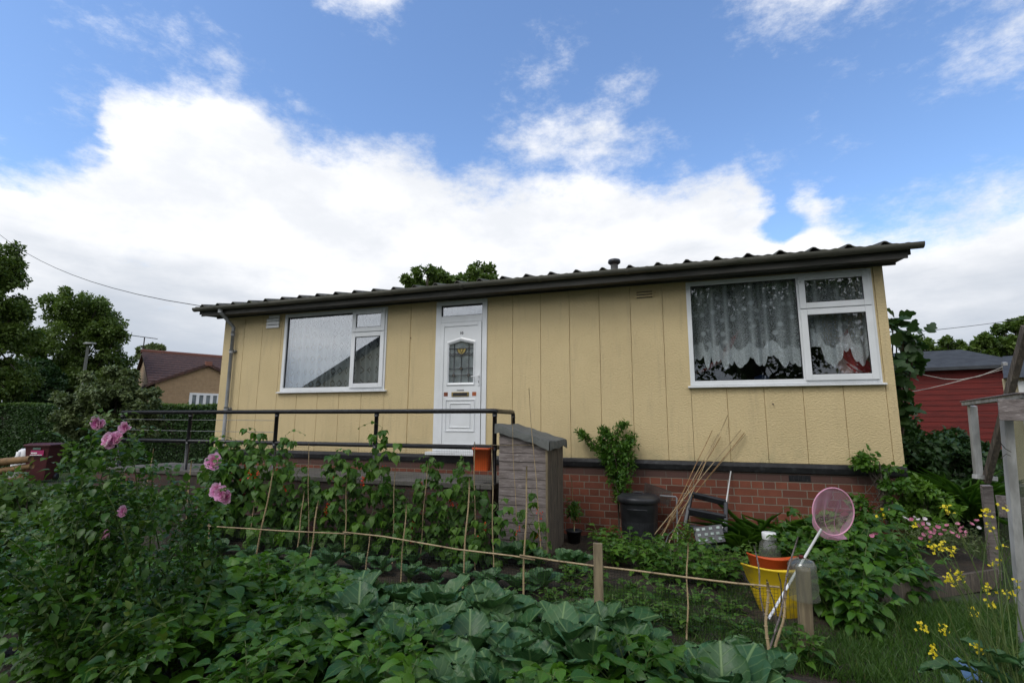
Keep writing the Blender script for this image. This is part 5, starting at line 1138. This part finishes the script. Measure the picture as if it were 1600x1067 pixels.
# cabbages
def cabbage(seed, R_=.36, n=13, name='cabbage'):
    r = np.random.default_rng(seed); root = thing(name, None, 'cabbage'); mb = MB()
    for k in range(n):
        f = k/(n-1); a = k*2.4+r.random()*.5; el = R(84-46*f**1.3+r.normal()*9); d = V(math.cos(a)*math.cos(el), math.sin(a)*math.cos(el), math.sin(el)); nrm = V(-math.cos(a)*math.sin(el), -math.sin(a)*math.sin(el), math.cos(el))
        L = R_*(.62+.55*f)*r.uniform(.85, 1.15); leaves(mb, [V(math.cos(a), math.sin(a), 0)*.02+V(0, 0, .07+.03*(1-f))], d, nrm+r.normal(size=3)*.08, L, L*r.uniform(.66, .86), T_CAB[r.integers(8)], r, tl=(.1, 1))
    mb.build('leaves', M['L_cab'], root); st = MB(); st.tube([(0,0,0), (0,0,.11)], [.022,.028], 8); st.build('stalk', M['stem'], root); return root
cabs = [cabbage(200+i) for i in range(4)]
cs_ = [(490,-3.75,.98),(560,-3.85,1.),(630,-3.72,.85),(690,-3.8,1.02),(760,-3.9,1.08),(800,-4.15,1.),(700,-4.2,1.0),(620,-4.25,.9),(880,-4.0,.9),(945,-3.7,.95),(990,-3.95,.85),(1040,-4.25,.8),(1130,-4.6,1.2),(1180,-4.25,.85),(1230,-4.75,.75),(560,-4.3,1.05),(640,-4.65,1.15),(735,-4.6,1.1),(830,-4.65,1.1),(925,-4.45,1.0),(520,-4.6,1.0),(700,-5.05,1.05),(800,-5.0,1.1),(870,-4.3,1.05)]
obs_ = scatter(cabs, [(px_at(px, y, .25), y, s) for px, y, s in cs_], 8); series(obs_, '{} large blue green cabbage in the middle of the vegetable bed', 'cabbage', 'cabbages in the vegetable bed')
# young brassicas under the beans
yc_ = [cabbage(230+i, .22, 9, 'brassica_seedling') for i in range(3)]
sp = [(px, -2.75+.1*math.sin(px), 1.) for px in range(262, 860, 42)]+[(px, -2.25+.1*math.cos(px), .9) for px in range(285, 720, 60)]+[(px, -1.9, 1.1) for px in (735, 760, 790, 815, 842, 885, 905)]
obs_ = scatter(yc_, [(px_at(px, y, .1), y, s*rng.uniform(.6, 1.0)) for px, y, s in sp], 9)
for q, nm in ((obs_[:15], 'front row below the bean vines'), (obs_[15:23], 'back row below the bean vines'), (obs_[23:], 'row in front of the storage box')): series(q, '{} young brassica in the '+nm, 'brassica', 'young brassica plants')
# low strawberry-like clumps between the net and the beans
low = [bushy('low_leafy_plant', .15, .17, 9, 3, .055, 'L_mid', 260+i, 1, T_OV, rL=.06) for i in range(2)]
obs_ = scatter(low, [(px_at(px, y, .05), y, s) for px, y, s in [(860,-2.9,1.),(900,-2.7,1.1),(955,-2.95,1.1),(1000,-2.8,1.),(1045,-3.0,1.1),(880,-3.1,.9),(1010,-3.15,.9),(1105,-3.0,.9),(730,-3.0,.9),(790,-3.1,1.),(930,-2.3,1.2),(985,-2.4,1.1),(1040,-2.5,1.2),(1090,-2.5,1.1),(1140,-2.7,1.1),(830,-2.4,1.),(890,-2.2,1.1),(1150,-3.1,1.),(1065,-3.25,1.1),(970,-3.2,1.1),(350,-3.0,.9),(560,-3.05,.8)]], 12)
series(obs_, '{} low leafy clump at the foot of the netting fence', 'plant', 'low plants along the netting')
# potatoes/dahlias by the wall
dah = [bushy('leafy_green_plant', .48, .30, 8, 6, .085, 'L_mid', 280+i, 2, T_OV, rL=.13) for i in range(3)]
sp = [(945,-.95,.8),(985,-1.1,.8),(1025,-1.25,.75),(960,-1.5,.8),(1010,-1.7,.85),(1060,-1.6,.8),(1095,-1.35,.8),(1130,-1.65,.8),(1050,-2.0,.8),(1110,-2.0,.8)]
obs_ = scatter(dah, [(px_at(px, y, .2), y, s) for px, y, s in sp], 13); series(obs_, '{} broad leaved green plant in the bed below the dustbin', 'plant', 'green plants in the bed by the house wall')
dk = [bushy('dahlia_plant', .62, .36, 8, 6, .105, 'L_potato', 290+i, 2, T_OV2, rL=.15) for i in range(3)]
sp = [(1300,-2.55,.85),(1340,-2.3,.95),(1290,-1.9,1.),(1345,-1.7,1.05),(1390,-1.3,.95),(1310,-1.3,1.15),(1355,-.9,1.2),(1245,-1.1,.85),(1420,-1.7,.8),(1335,-2.75,.7),(1285,-.7,1.1)]
obs_ = scatter(dk, [(px_at(px, y, .3), y, s) for px, y, s in sp], 14); series(obs_, '{} dark leaved dahlia right of the yellow tub', 'plant', 'dahlias right of the yellow tub')
lime = bushy('lime_green_bush', .46, .16, 9, 8, .036, 'L_lime', 301, 2, T_OV, rL=.06, up=.6); p_ = G(1072, 862); lime.location = (p_[0], p_[1]-.2, 0); tag(lime, 'small bright lime green bush in front of the bent metal stand', 'shrub')
sp = [(1180,-1.0,.9),(1225,-1.15,.85),(1150,-1.25,.7),(1255,-1.3,.7)]
lv = [bushy('pale_leafed_plant', .36, .24, 8, 5, .06, 'L_lime', 305+i, 1, T_OV, rL=.09, tl=(0,.6)) for i in range(2)]
obs_ = scatter(lv, [(px_at(px, y, .2), y, s) for px, y, s in sp], 15); series(obs_, '{} pale green leafy plant around the plastic jar', 'plant', 'pale plants around the jar')
# day lilies by the wall
def straps(name, label, x, y, n, L, spread, seed, mat='L_mid', z=0., wd=.03):
    r = np.random.default_rng(seed); a = r.random(n)*6.28; el = R(82)-np.abs(r.normal(size=n))*R(20)*spread; d = np.stack([np.cos(a)*np.cos(el), np.sin(a)*np.cos(el), np.sin(el)], 1)
    nm = np.stack([-np.cos(a)*np.sin(el), -np.sin(a)*np.sin(el), np.cos(el)], 1); P = V(x, y, z)+np.stack([np.cos(a), np.sin(a), np.zeros(n)], 1)*.06*r.random((n, 1))
    mb = MB(); leaves(mb, P, d, nm, L*r.uniform(.6, 1.1, n), wd, T_STRAP, r); return tag(mb.build(name, M[mat], org=(x, y, z)), label, 'plant')
lil = [straps('day_lily', None, px_at(px, y, .3), y, 44, L, 1.1, 320+i, 'L_mid', 0., .022) for i, (px, y, L) in enumerate([(1180,-.35,.75),(1215,-.3,.62),(1250,-.35,.68),(1285,-.4,.7),(1155,-.5,.5)])]
series(lil, '{} clump of strap leaved lilies along the brick base', 'plant', 'lily clumps against the brick base')
def shrub(name, label, blobs, n, size, mat, seed, base, T=T_OV, cat='shrub', ncl=40, stem='woody', rc=(.2, .38)):
    return tree(name, label, base, 0, blobs, ncl, n, size, mat, seed, cat=cat, trunk=.022, T=T, rc=rc)
# climbing shrub on the house wall
r = np.random.default_rng(41); ws = thing('wall_shrub', 'leafy two armed green shrub growing up the wall behind the dustbin', 'shrub', A(966, 800, -.14)*V(1,1,0)); wl, wst = MB(), MB()
arms = [[(966,780),(964,740),(962,705),(966,670),(975,662)], [(964,745),(950,715),(935,700),(915,682),(903,674)], [(970,775),(975,735),(974,700),(982,690),(984,680)], [(966,770),(955,735),(948,712),(945,700),(940,685)], [(966,740),(958,700),(952,685),(946,676),(944,672)], [(972,770),(980,745),(982,715),(978,700),(984,692)]]
for ai, arm in enumerate(arms):
    pts = [A(x, y, -.14-.03*ai) for x, y in arm]; pts[0] = pts[0]*V(1,1,0)+V(0,0,pts[0][2]*.98)
    if ai == 0: wst.tube([(pts[0][0], -.14, 0), pts[0]], .012, 6)
    wst.tube(pts, [.011,.009,.007,.005,.002], 6)
    for k in range(95 if ai != 1 else 90):
        f = (k+r.random())/95*4; i = min(3, int(f)); q = pts[i]+(pts[i+1]-pts[i])*(f-i)+r.normal(size=3)*V(.045,.05,.03)*(1.15 if i < 3 else .7)
        m_ = 6; dd = rdir(r, m_, .35); leaves(wl, np.repeat([q], m_, 0)+dd*.012, dd, rdir(r, m_, .9), r.uniform(.045, .075, m_), .022, T_LAN, r)
wl.build('foliage', M['L_mid'], ws); wst.build('stems', M['woody'], ws)
# sapling in the small pot (a part of the pot)
mb = MB(); r = np.random.default_rng(43); n = 120; c = A(897, 795, pb[1]); q = c+r.normal(size=(n, 3))*V(.045, .05, .06); leaves(mb, q, unit(rdir(r, n)+V(0,0,-.8)), rdir(r, n, .6), r.uniform(.06, .11, n), .022, T_LAN, r); mb.build('sapling', M['L_mid'], pp)
MB().tube([(pb[0], pb[1], .15), (c[0], c[1], c[2]+.04)], .005, 5).build('stem', M['stem'], pp)
# corner shrubs and fig
shrub('corner_climber', 'leggy green climber reaching over the black band at the right corner', [(A(1375, 728, -.2), (.32,.12,.10)), (A(1350, 712, -.18), (.16,.08,.07)), (A(1395, 760, -.25), (.16,.12,.22)), (A(1370, 800, -.3), (.28,.2,.16))], 900, .062, 'L_mid', 51, (A(1385, 800, -.2)*V(1,1,0)), T_LAN)
shrub('golden_leaf_shrub', 'bright yellow green leaved shrub right of the house corner', [(DP(1445, 790, 6.2), (.28,.25,.24)), (DP(1430, 765, 6.2), (.16,.2,.12)), (DP(1450, 830, 6.0), (.26,.2,.12))], 1100, .085, 'L_lime', 52, DP(1445, 860, 6.2)*V(1,1,0), T_LAN)
shrub('dark_border_shrub', 'dark mixed shrub between the house corner and the greenhouse frame', [(DP(1470, 715, 8.), (.45,.4,.3)), (DP(1515, 740, 8.), (.35,.4,.32)), (DP(1500, 790, 7.5), (.5,.35,.35)), (DP(1430, 720, 8.), (.25,.3,.3))], 5200, .10, 'L_dark', 53, DP(1480, 860, 8.)*V(1,1,0)+V(0,0,.0), T_LAN, ncl=70)
for i, (px, py, d) in enumerate([(1480,745,7.4),(1512,765,7.0)]): straps('iris_clump', ['left of the two sword leaved clumps beside the dark border shrub', 'right of the two sword leaved clumps beside the dark border shrub'][i], *(DP(px, py, d)[:2]), 80, .75, .8, 330+i, 'L_mid', z=.35, wd=.035)
r = np.random.default_rng(55); fg = thing('fig_tree', 'fig with big lobed dark leaves behind the right house corner', 'tree', DP(1400, 700, 8.6)*V(1,1,0)+V(0,0,.4)); fs, flv = MB(), MB(); tips = [(1402,520),(1412,530),(1420,545),(1400,560),(1410,585),(1398,600),(1405,620),(1400,640),(1432,525),(1425,570),(1395,505),(1392,580),(1388,620),(1392,660)]
b0 = DP(1396, 700, 8.6)*V(1,1,0)+V(0,0,.4)
for i, (x, y) in enumerate(tips):
    q = DP(x, y, 8.6+r.normal()*.15); m_ = (b0+q)/2+V(-.05, 0, .1); fs.tube([b0, m_, q], [.03,.02,.008], 6)
    k = 12; pp_ = q+r.normal(size=(k, 3))*V(.06,.12,.10); leaves(flv, pp_, unit(rdir(r, k, .0)+V(.5,-.3,0)), rdir(r, k, 1.2), r.uniform(.16, .27, k), r.uniform(.15, .24, k), T_FIG, r)
fs.build('branches', M['woody'], fg); flv.build('leaves', M['L_dark'], fg)
# back border planting beyond the corner (up the slope)
shrub('back_border_bush', 'low dense bush at the foot of the red shed', [(DP(1470, 700, 11), (.8,.5,.35)), (DP(1420, 690, 11), (.4,.4,.5)), (DP(1530, 712, 11), (.6,.4,.25))], 4200, .12, 'L_dark', 57, DP(1470, 735, 11)*V(1,1,0)+V(0,0,.6), T_LAN, ncl=60)
# pink flowers in the raised bed
def flower_heads(root, C_, rad, mat, r, name='flower', n=6, T=T_PET, up=.6, parent=True, wide=.62):
    for c in C_:
        mb = MB(); k = n; a = np.linspace(0, 2*math.pi, k, endpoint=False)+r.random()*2; ax = unit(V(r.normal()*.5, -.6+r.normal()*.4, up+r.random()*.5)); x_, z_, _ = frame_(ax)
        d = x_*np.cos(a)[:, None]+z_*np.sin(a)[:, None]+ax*.35; leaves(mb, np.repeat([c], k, 0), d, np.repeat([ax], k, 0), rad*r.uniform(.8, 1.15, k), rad*wide*1.5, T, r); mb.build(name, M[mat], root)
pk = thing('pink_bedding_plant', 'mass of small pink and white flowers spilling over the raised bed', 'flowering plant', DP(1465, 870, 5.7)*V(1,1,0)+V(0,0,.17)); r = np.random.default_rng(61)
mb = MB(); n = 900; q = DP(1468, 838, 5.7)+r.normal(size=(n, 3))*V(.24, .16, .06); leaves(mb, q, rdir(r, n, .3), rdir(r, n, .8), .045, .014, T_LAN, r); mb.build('foliage', M['L_grey'], pk)
PW = leafmat('white_petals', (.65,.55,.6), (.8,.76,.78), None, 0, .5, .25); M['whitepet'] = PW; M['pinkpet2'] = leafmat('rose_pink_petals', (.55,.14,.28), (.72,.34,.46), None, 0, .5, .25)
C_ = [DP(x, y, 5.5+r.normal()*.06) for x, y in [(1425,812),(1434,822),(1441,818),(1448,826),(1452,832),(1444,836),(1458,828),(1465,824),(1462,833),(1470,836),(1476,830),(1480,822),(1486,833),(1440,842),(1455,840),(1498,820),(1505,825),(1512,832),(1518,820),(1508,838),(1494,838),(1526,815),(1500,830)]]
flower_heads(pk, C_, .028, 'pinkpet2', r); flower_heads(pk, [DP(x, y, 5.5) for x, y in [(1413,810),(1419,813),(1428,809),(1436,813),(1444,811),(1529,826),(1450,820)]], .026, 'whitepet', r)
flower_heads(pk, [DP(1386,798,5.6), DP(1364,838,5.0), DP(1370,834,5.0)], .028, 'pinkpet2', r)
# ---------------------------------------------------------------- runner beans
def bean(seed, h, nl, x0=0.):
    r = np.random.default_rng(seed); root = thing('runner_bean', None, 'bean plant'); lf, st = MB(), MB(); n = 26
    cur = [V(.035*math.cos(k*1.1)+.06*math.sin(k*.25+seed), .035*math.sin(k*1.1), h*k/(n-1)) for k in range(n)]; st.tube(cur, [.004]*n, 5, cap=False)
    for k in range(nl):
        f = .12+.88*(k+r.random())/nl; p = cur[min(n-1, int(f*(n-1)))]; a = r.random()*6.28; pet = r.uniform(.06, .21); d = V(math.cos(a), math.sin(a)*.7, r.uniform(-.1, .5)); q = p+unit(d)*pet; st.tube([p, q], .0022, 4, cap=False)
        s = r.uniform(.10, .155)*(1.05-.35*f); hz_ = unit(d*V(1,1,0)); sd_ = V(-hz_[1], hz_[0], 0); t0 = r.random()
        D = [hz_+V(0,0,-.9), sd_+hz_*.2+V(0,0,-.7), -sd_+hz_*.2+V(0,0,-.7)]; N = [V(0,0,.8)+hz_*.9+V(0,-.3,0), V(0,0,1)+sd_*.7+V(0,-.3,0), V(0,0,1)-sd_*.7+V(0,-.3,0)]
        leaves(lf, [q, q-hz_*.02, q-hz_*.02], np.array(D)+r.normal(size=(3,3))*.25, np.array(N)+r.normal(size=(3,3))*.2, s, s*.95, T_BEAN, r, np.clip(t0+r.normal(size=3)*.1, 0, 1))
    if h > 1.0:     # free tendril
        tp_ = cur[-1]; a = r.choice([-1, 1]); e = [tp_+V(a*.09*k, 0, .05*math.sin(k*.9)) for k in range(5)]; st.tube(e, .002, 4, cap=False); leaves(lf, e[1:], rdir(r, 4)-V(0,0,.5), rdir(r, 4, .5)-V(0,.6,0), [.06,.05,.04,.03], [.05,.045,.035,.02], T_BEAN, r)
    lf.build('leaves', M['L_bean'], root); st.build('vine', M['stem'], root)
    for c in range(r.integers(1, 4)):
        p = cur[int(r.uniform(.35, .75)*n)]+V(r.normal()*.09, -.10, 0); mb = MB(); k = 10; q = p+np.stack([r.normal(size=k)*.012, r.normal(size=k)*.012, np.linspace(0, .09, k)], 1); leaves(mb, q, rdir(r, k, .2), rdir(r, k), .022, .022, T_OV, r); mb.build('blossom', M['redpet'], root)
    return root
spb = [bean(450+i, .95, 13) for i in range(2)]
bp = [bean(400+i, hh_, nl) for i, (hh_, nl) in enumerate([(1.42, 62), (1.25, 56), (1.5, 60), (1.1, 50), (.9, 40)])]
sp = [(215,-2.3,1.0),(250,-2.2,1.),(285,-2.1,.98),(318,-2.2,1.),(352,-2.15,.95),(388,-2.1,1.),(415,-2.25,1.),(440,-2.1,.97),(470,-2.2,.95),(500,-2.1,.9),(530,-2.2,.95),(556,-2.1,.92),(583,-2.15,1.0),(610,-2.1,.8),(638,-2.2,.85),(665,-2.1,.8),(690,-2.2,.72),(715,-2.1,.8),(740,-2.15,.95),(767,-2.1,.85),(230,-2.0,.6),(300,-2.0,.65),(372,-2.0,.6),(452,-1.95,.6),(546,-1.95,.6),(625,-1.95,.55),(700,-1.95,.5)]
prot = [bp[i] for i in (0,1,2,3,4)]; obs_ = scatter(prot, [(px_at(px, y, .8), y, s) for px, y, s in sp], 17)
series(obs_, '{} runner bean vine in the row below the handrail', 'bean plant', 'runner beans climbing canes and netting')
sb = []
for i, (px, y, s) in enumerate([(806,-1.72,.62),(832,-1.75,.9),(850,-1.7,.5)]): o = spb[i] if i < 2 else copy_tree(spb[0]); o.location = (px_at(px, y, .6), y, 0); o.rotation_euler = (0, 0, i*2.1); o.scale = (s*.85, s*.85, s); sb.append(o)
series(sb, '{} bean vine climbing in front of the storage box', 'bean plant', 'beans in front of the storage box')
# ---------------------------------------------------------------- rose bush at the left
r = np.random.default_rng(71)
def rose_bush(name, label, base, canes_, leafmat_, seed, dens=1., lw=.04):
    r = np.random.default_rng(seed); root = thing(name, label, 'rose bush', base); lf, st = MB(), MB(); b0 = V(base)
    for tip in canes_:
        tip = V(tip); s = b0+V(r.normal()*.14, r.normal()*.12, 0); mid = s+(tip-s)*V(.35,.35,.7)+V(r.normal()*.05, r.normal()*.05, .04)
        L = np.linalg.norm(tip-s); cur = [s*(1-f)**2+2*mid*f*(1-f)+tip*f*f for f in np.linspace(0, 1, 9)]; st.tube(cur, [.007,.0065,.006,.0055,.005,.004,.0035,.003,.002], 5, cap=False)
        for k in range(int(L*24*dens)):
            f = .16+.84*r.random()**.8; q = s*(1-f)**2+2*mid*f*(1-f)+tip*f*f; d = rdir(r, 1, .25)[0]; compound(q, d, 2, .105*r.uniform(.8, 1.3), lw*r.uniform(.8, 1.25), r, lf, T_OVS, droop=.5, tl=(.0, .97))
    lf.build('foliage', M[leafmat_], root); st.build('canes', M['stem'], root); return root
# main bush: tips measured in the photo at about 3 m
tips = [(150,668),(178,690),(197,672),(125,700),(110,735),(100,775),(105,760),(140,730),(170,740),(200,730),(215,700),(230,745),(130,780),(80,800),(30,820),(180,790),(215,800),(250,770),(160,840),(110,830),(50,840),(210,850),(245,835),(90,870),(20,830),(145,880),(190,900),(235,890),(60,900),(120,930)]
d1 = 3.15; base1 = DP(120, 1067, 3.1)*V(1,1,0)
roses = [rose_bush('rose_bush', 'tall pink flowering rose bush at the left of the garden', base1, [DP(x, y, d1+r.normal()*.16) for x, y in tips], 'L_rose', 72, 1.0)]
tips2 = [(336,728),(350,776),(285,760),(310,790),(265,735),(240,715),(290,830),(330,830),(250,800),(225,770),(280,870),(240,880)]
base2 = DP(215, 1067, 3.5)*V(1,1,0)+V(0,.3,0)
roses.append(rose_bush('rose_bush', 'spreading rose bush whose long stems carry pink blooms over the cane rail', base2, [DP(x, y, 3.3+r.normal()*.12) for x, y in tips2], 'L_rose', 73, .9))
tips3 = [(20,900),(60,930),(110,950),(160,930),(210,940),(10,960),(80,990),(140,990),(200,985),(250,960),(270,1010),(30,1020),(-40,860),(-50,930),(-60,840),(10,840),(290,960),(170,1040),(230,1040)]
roses.append(rose_bush('leafy_bush', 'dense dark flowerless bush filling the bottom left corner', DP(90, 1150, 2.75)*V(1,1,0), [DP(x, y, 2.7+r.normal()*.14) for x, y in tips3], 'L_rose', 74, 1.1, .045)); roses[-1]['category'] = 'bush'
# far left yellowish shrub foliage behind
shrub('yellowing_shrub', 'sprawling yellowing shrub behind the roses at the far left', [(DP(40, 800, 5.6), (.7,.5,.28)), (DP(150, 810, 5.2), (.6,.5,.3)), (DP(-40, 830, 5.2), (.6,.5,.3)), (DP(220, 790, 5.4), (.3,.4,.25))], 5200, .075, 'L_rosey', 76, DP(80, 900, 5.3)*V(1,1,0), T_OVS, ncl=90)
def rose_flower(root, c, rad, seed, mat='pinkpet'):
    r = np.random.default_rng(seed); mb = MB(); ax = unit(V(r.normal()*.3, -1, .35+r.normal()*.2)); x_, z_, _ = frame_(ax)
    for ring_, (k, tilt, s) in enumerate([(7, .25, 1.), (7, .6, .85), (6, 1.1, .68), (5, 1.9, .5), (4, 3., .36)]):
        a = np.linspace(0, 2*math.pi, k, endpoint=False)+ring_*.7+r.random(k)*.3; d = x_*np.cos(a)[:, None]+z_*np.sin(a)[:, None]+ax*tilt*.55
        leaves(mb, c+unit(d)*rad*.06, d, ax-.8*(x_*np.cos(a)[:, None]+z_*np.sin(a)[:, None])*.4+r.normal(size=(k, 3))*.3, rad*s*r.uniform(.88, 1.1, k), rad*s*1.05, T_PET, r, np.clip(1-.22*ring_-.5*r.random(k), 0, 1))
    mb.build('rose_bloom', M[mat], root)
for i, (x, y, d, rd) in enumerate([(178,688,3.0,.05),(172,690,2.98,.045),(186,687,3.0,.045),(155,661,3.05,.042),(161,664,3.05,.034),(197,668,3.05,.034),(195,799,3.0,.034),(168,836,3.05,.034)]): rose_flower(roses[0], DP(x, y, d), rd, 500+i)
for i, (x, y, d, rd) in enumerate([(337,722,3.2,.056),(342,766,3.15,.046),(350,772,3.12,.05),(357,774,3.12,.046),(337,770,3.2,.034)]): rose_flower(roses[1], DP(x, y, d), rd, 520+i)
mb = MB(); r = np.random.default_rng(78); 
for x, y in [(155,668),(197,676),(120,694),(215,705),(200,735),(110,740),(176,700),(337,732),(352,790)]:
    for k in range(7): compound(DP(x, y, 3.05)+r.normal(size=3)*.05, rdir(r, 1, .6)[0], 2, .09, .036, r, mb, T_OVS)
mb.build('young_foliage', M['L_rosey'], roses[0])
# ---------------------------------------------------------------- yellow flowering kale at the right
kr = DP(1578, 1085, 2.5)*V(1,1,0); kp = thing('flowering_kale', 'tall gone to seed brassica with thin stems and yellow flowers at bottom right', 'flowering plant', kr); st, lf = MB(), MB(); r = np.random.default_rng(81)
fl_ = [(1478,791),(1541,797),(1460,850),(1485,855),(1470,848),(1552,875),(1488,905),(1500,895),(1480,898),(1543,915),(1577,924),(1549,939),(1521,951),(1440,974),(1475,979),(1457,1010),(1530,1010),(1382,798),(1430,812),(1545,820),(1565,850),(1590,905),(1560,790)]
for i, (x, y) in enumerate(fl_):
    d = 2.55+.25*r.random(); tip = DP(x, y, d); s = kr+V(r.normal()*.06, r.normal()*.06, 0); mid = s+(tip-s)*V(.15,.3,.55); cur = [s*(1-f)**2+2*mid*f*(1-f)+tip*f*f for f in np.linspace(0, 1, 10)]; st.tube(cur, [.006,.0055,.005,.0045,.004,.0035,.003,.0025,.002,.0015], 5, cap=False)
    for k in range(9):   # side pods
        f = r.uniform(.45, .97); q = s*(1-f)**2+2*mid*f*(1-f)+tip*f*f; e = unit(rdir(r, 1, .6)[0]+V(0,0,.4)); st.tube([q, q+e*.05], [.0016,.0008], 4, cap=False)
    big = (x, y) not in [(1382,798),(1430,812),(1545,820),(1565,850),(1590,905),(1560,790)]
    mb = MB(); nf = 13 if big else 4
    for k in range(nf):
        c = tip+V(r.normal()*.014, r.normal()*.014, -.05*r.random()+.01); a = np.arange(4)*math.pi/2+r.random(); ax = unit(rdir(r, 1, .8)[0]+V(0,-.5,0)); x_, z_, _ = frame_(ax)
        leaves(mb, np.repeat([c], 4, 0), x_*np.cos(a)[:, None]+z_*np.sin(a)[:, None]+ax*.3, np.repeat([ax], 4, 0), .0085, .0085, T_OV, r)
    mb.build('blossom', M['yelpet'], kp)
for k in range(44):
    a = r.random()*6.28; h_ = r.uniform(.02, .45); el = r.uniform(.2, 1.2); leaves(lf, [kr+V(r.normal()*.07, r.normal()*.07, h_)], V(math.cos(a), math.sin(a), el), V(-math.cos(a)*.4, -math.sin(a)*.4, 1), r.uniform(.14, .26), r.uniform(.04, .09), T_CAB[k % 6], r)
st.build('stems', M['stem'], kp); lf.build('leaves', M['L_cab'], kp)
# bindweed-like low plant by the post
bw = bushy('low_vine', .28, .26, 8, 5, .06, 'L_mid', 311, 1, T_BEAN, rL=.08); p_ = G(1262, 1050); bw.location = (p_[0]-.02, p_[1]+.02, 0); tag(bw, 'low climbing plant around the foot of the post with the bottle', 'plant')
sq_ = cabbage(260, .30, 10, 'courgette_plant'); p_ = G(1405, 935); sq_.location = (p_[0], p_[1]+.25, .17); sq_.scale = (.85,.85,.85); tag(sq_, 'broad leaved courgette plant in the front corner of the raised bed', 'plant')
sq2 = bushy('bright_edge_plant', .26, .2, 7, 5, .05, 'L_lime', 312, 1, T_OV, rL=.08); p_ = G(1440, 905); sq2.location = (p_[0], p_[1]+.2, .17); tag(sq2, 'yellow green plant on the edge of the raised bed beside the courgette', 'plant')

# ---------------------------------------------------------------- grass
def grass(name, n, xr, yr, h, seed, cond=None, zf=None):
    r = np.random.default_rng(seed); x = r.uniform(*xr, n); y = r.uniform(*yr, n)
    if cond is not None: k = cond(x, y); x, y = x[k], y[k]
    n = len(x); P = np.stack([x, y, hgt(x, y)], 1); hh_ = h*r.uniform(.5, 1.3, n)*(1+.5*np.sin(x*2.3)*np.sin(y*3.1)); d = unit(rdir(r, n)*.55+V(0,0,1)); T = (np.array([(-.5,0,0),(.5,0,0),(.35,.55,-.05),(-.35,.55,-.05),(0,1,-.3)], float), np.array([(0,1,2),(0,2,3),(3,2,4)]), np.array([(0,0),(0,0),(0,.5),(0,.5),(0,1)], float))
    mb = MB(); leaves(mb, P, d, rdir(r, n), hh_, .006, T, r); return tag(mb.build(name, M['grass'], org=(np.mean(xr), np.mean(yr), 0)), kind='stuff')
grass('grass', 60000, (1.0, 4.6), (-5.6, -1.6), .085, 91)
grass('grass', 22000, (-.9, 1.05), (-3.7, -1.9), .08, 92, lambda x, y: (y < -2.5) | (x > .2))
grass('grass', 22000, (-5.8, -1.4), (-3.6, -2.95), .07, 93, lambda x, y: np.sin(x*2.3)+np.sin(y*5+x) > -.2)
grass('grass', 36000, (-22., -5.5), (-4., 4.), .10, 94, lambda x, y: x < -6.2)
grass('grass', 16000, (2.6, 9.), (-1.6, 6.), .16, 95)
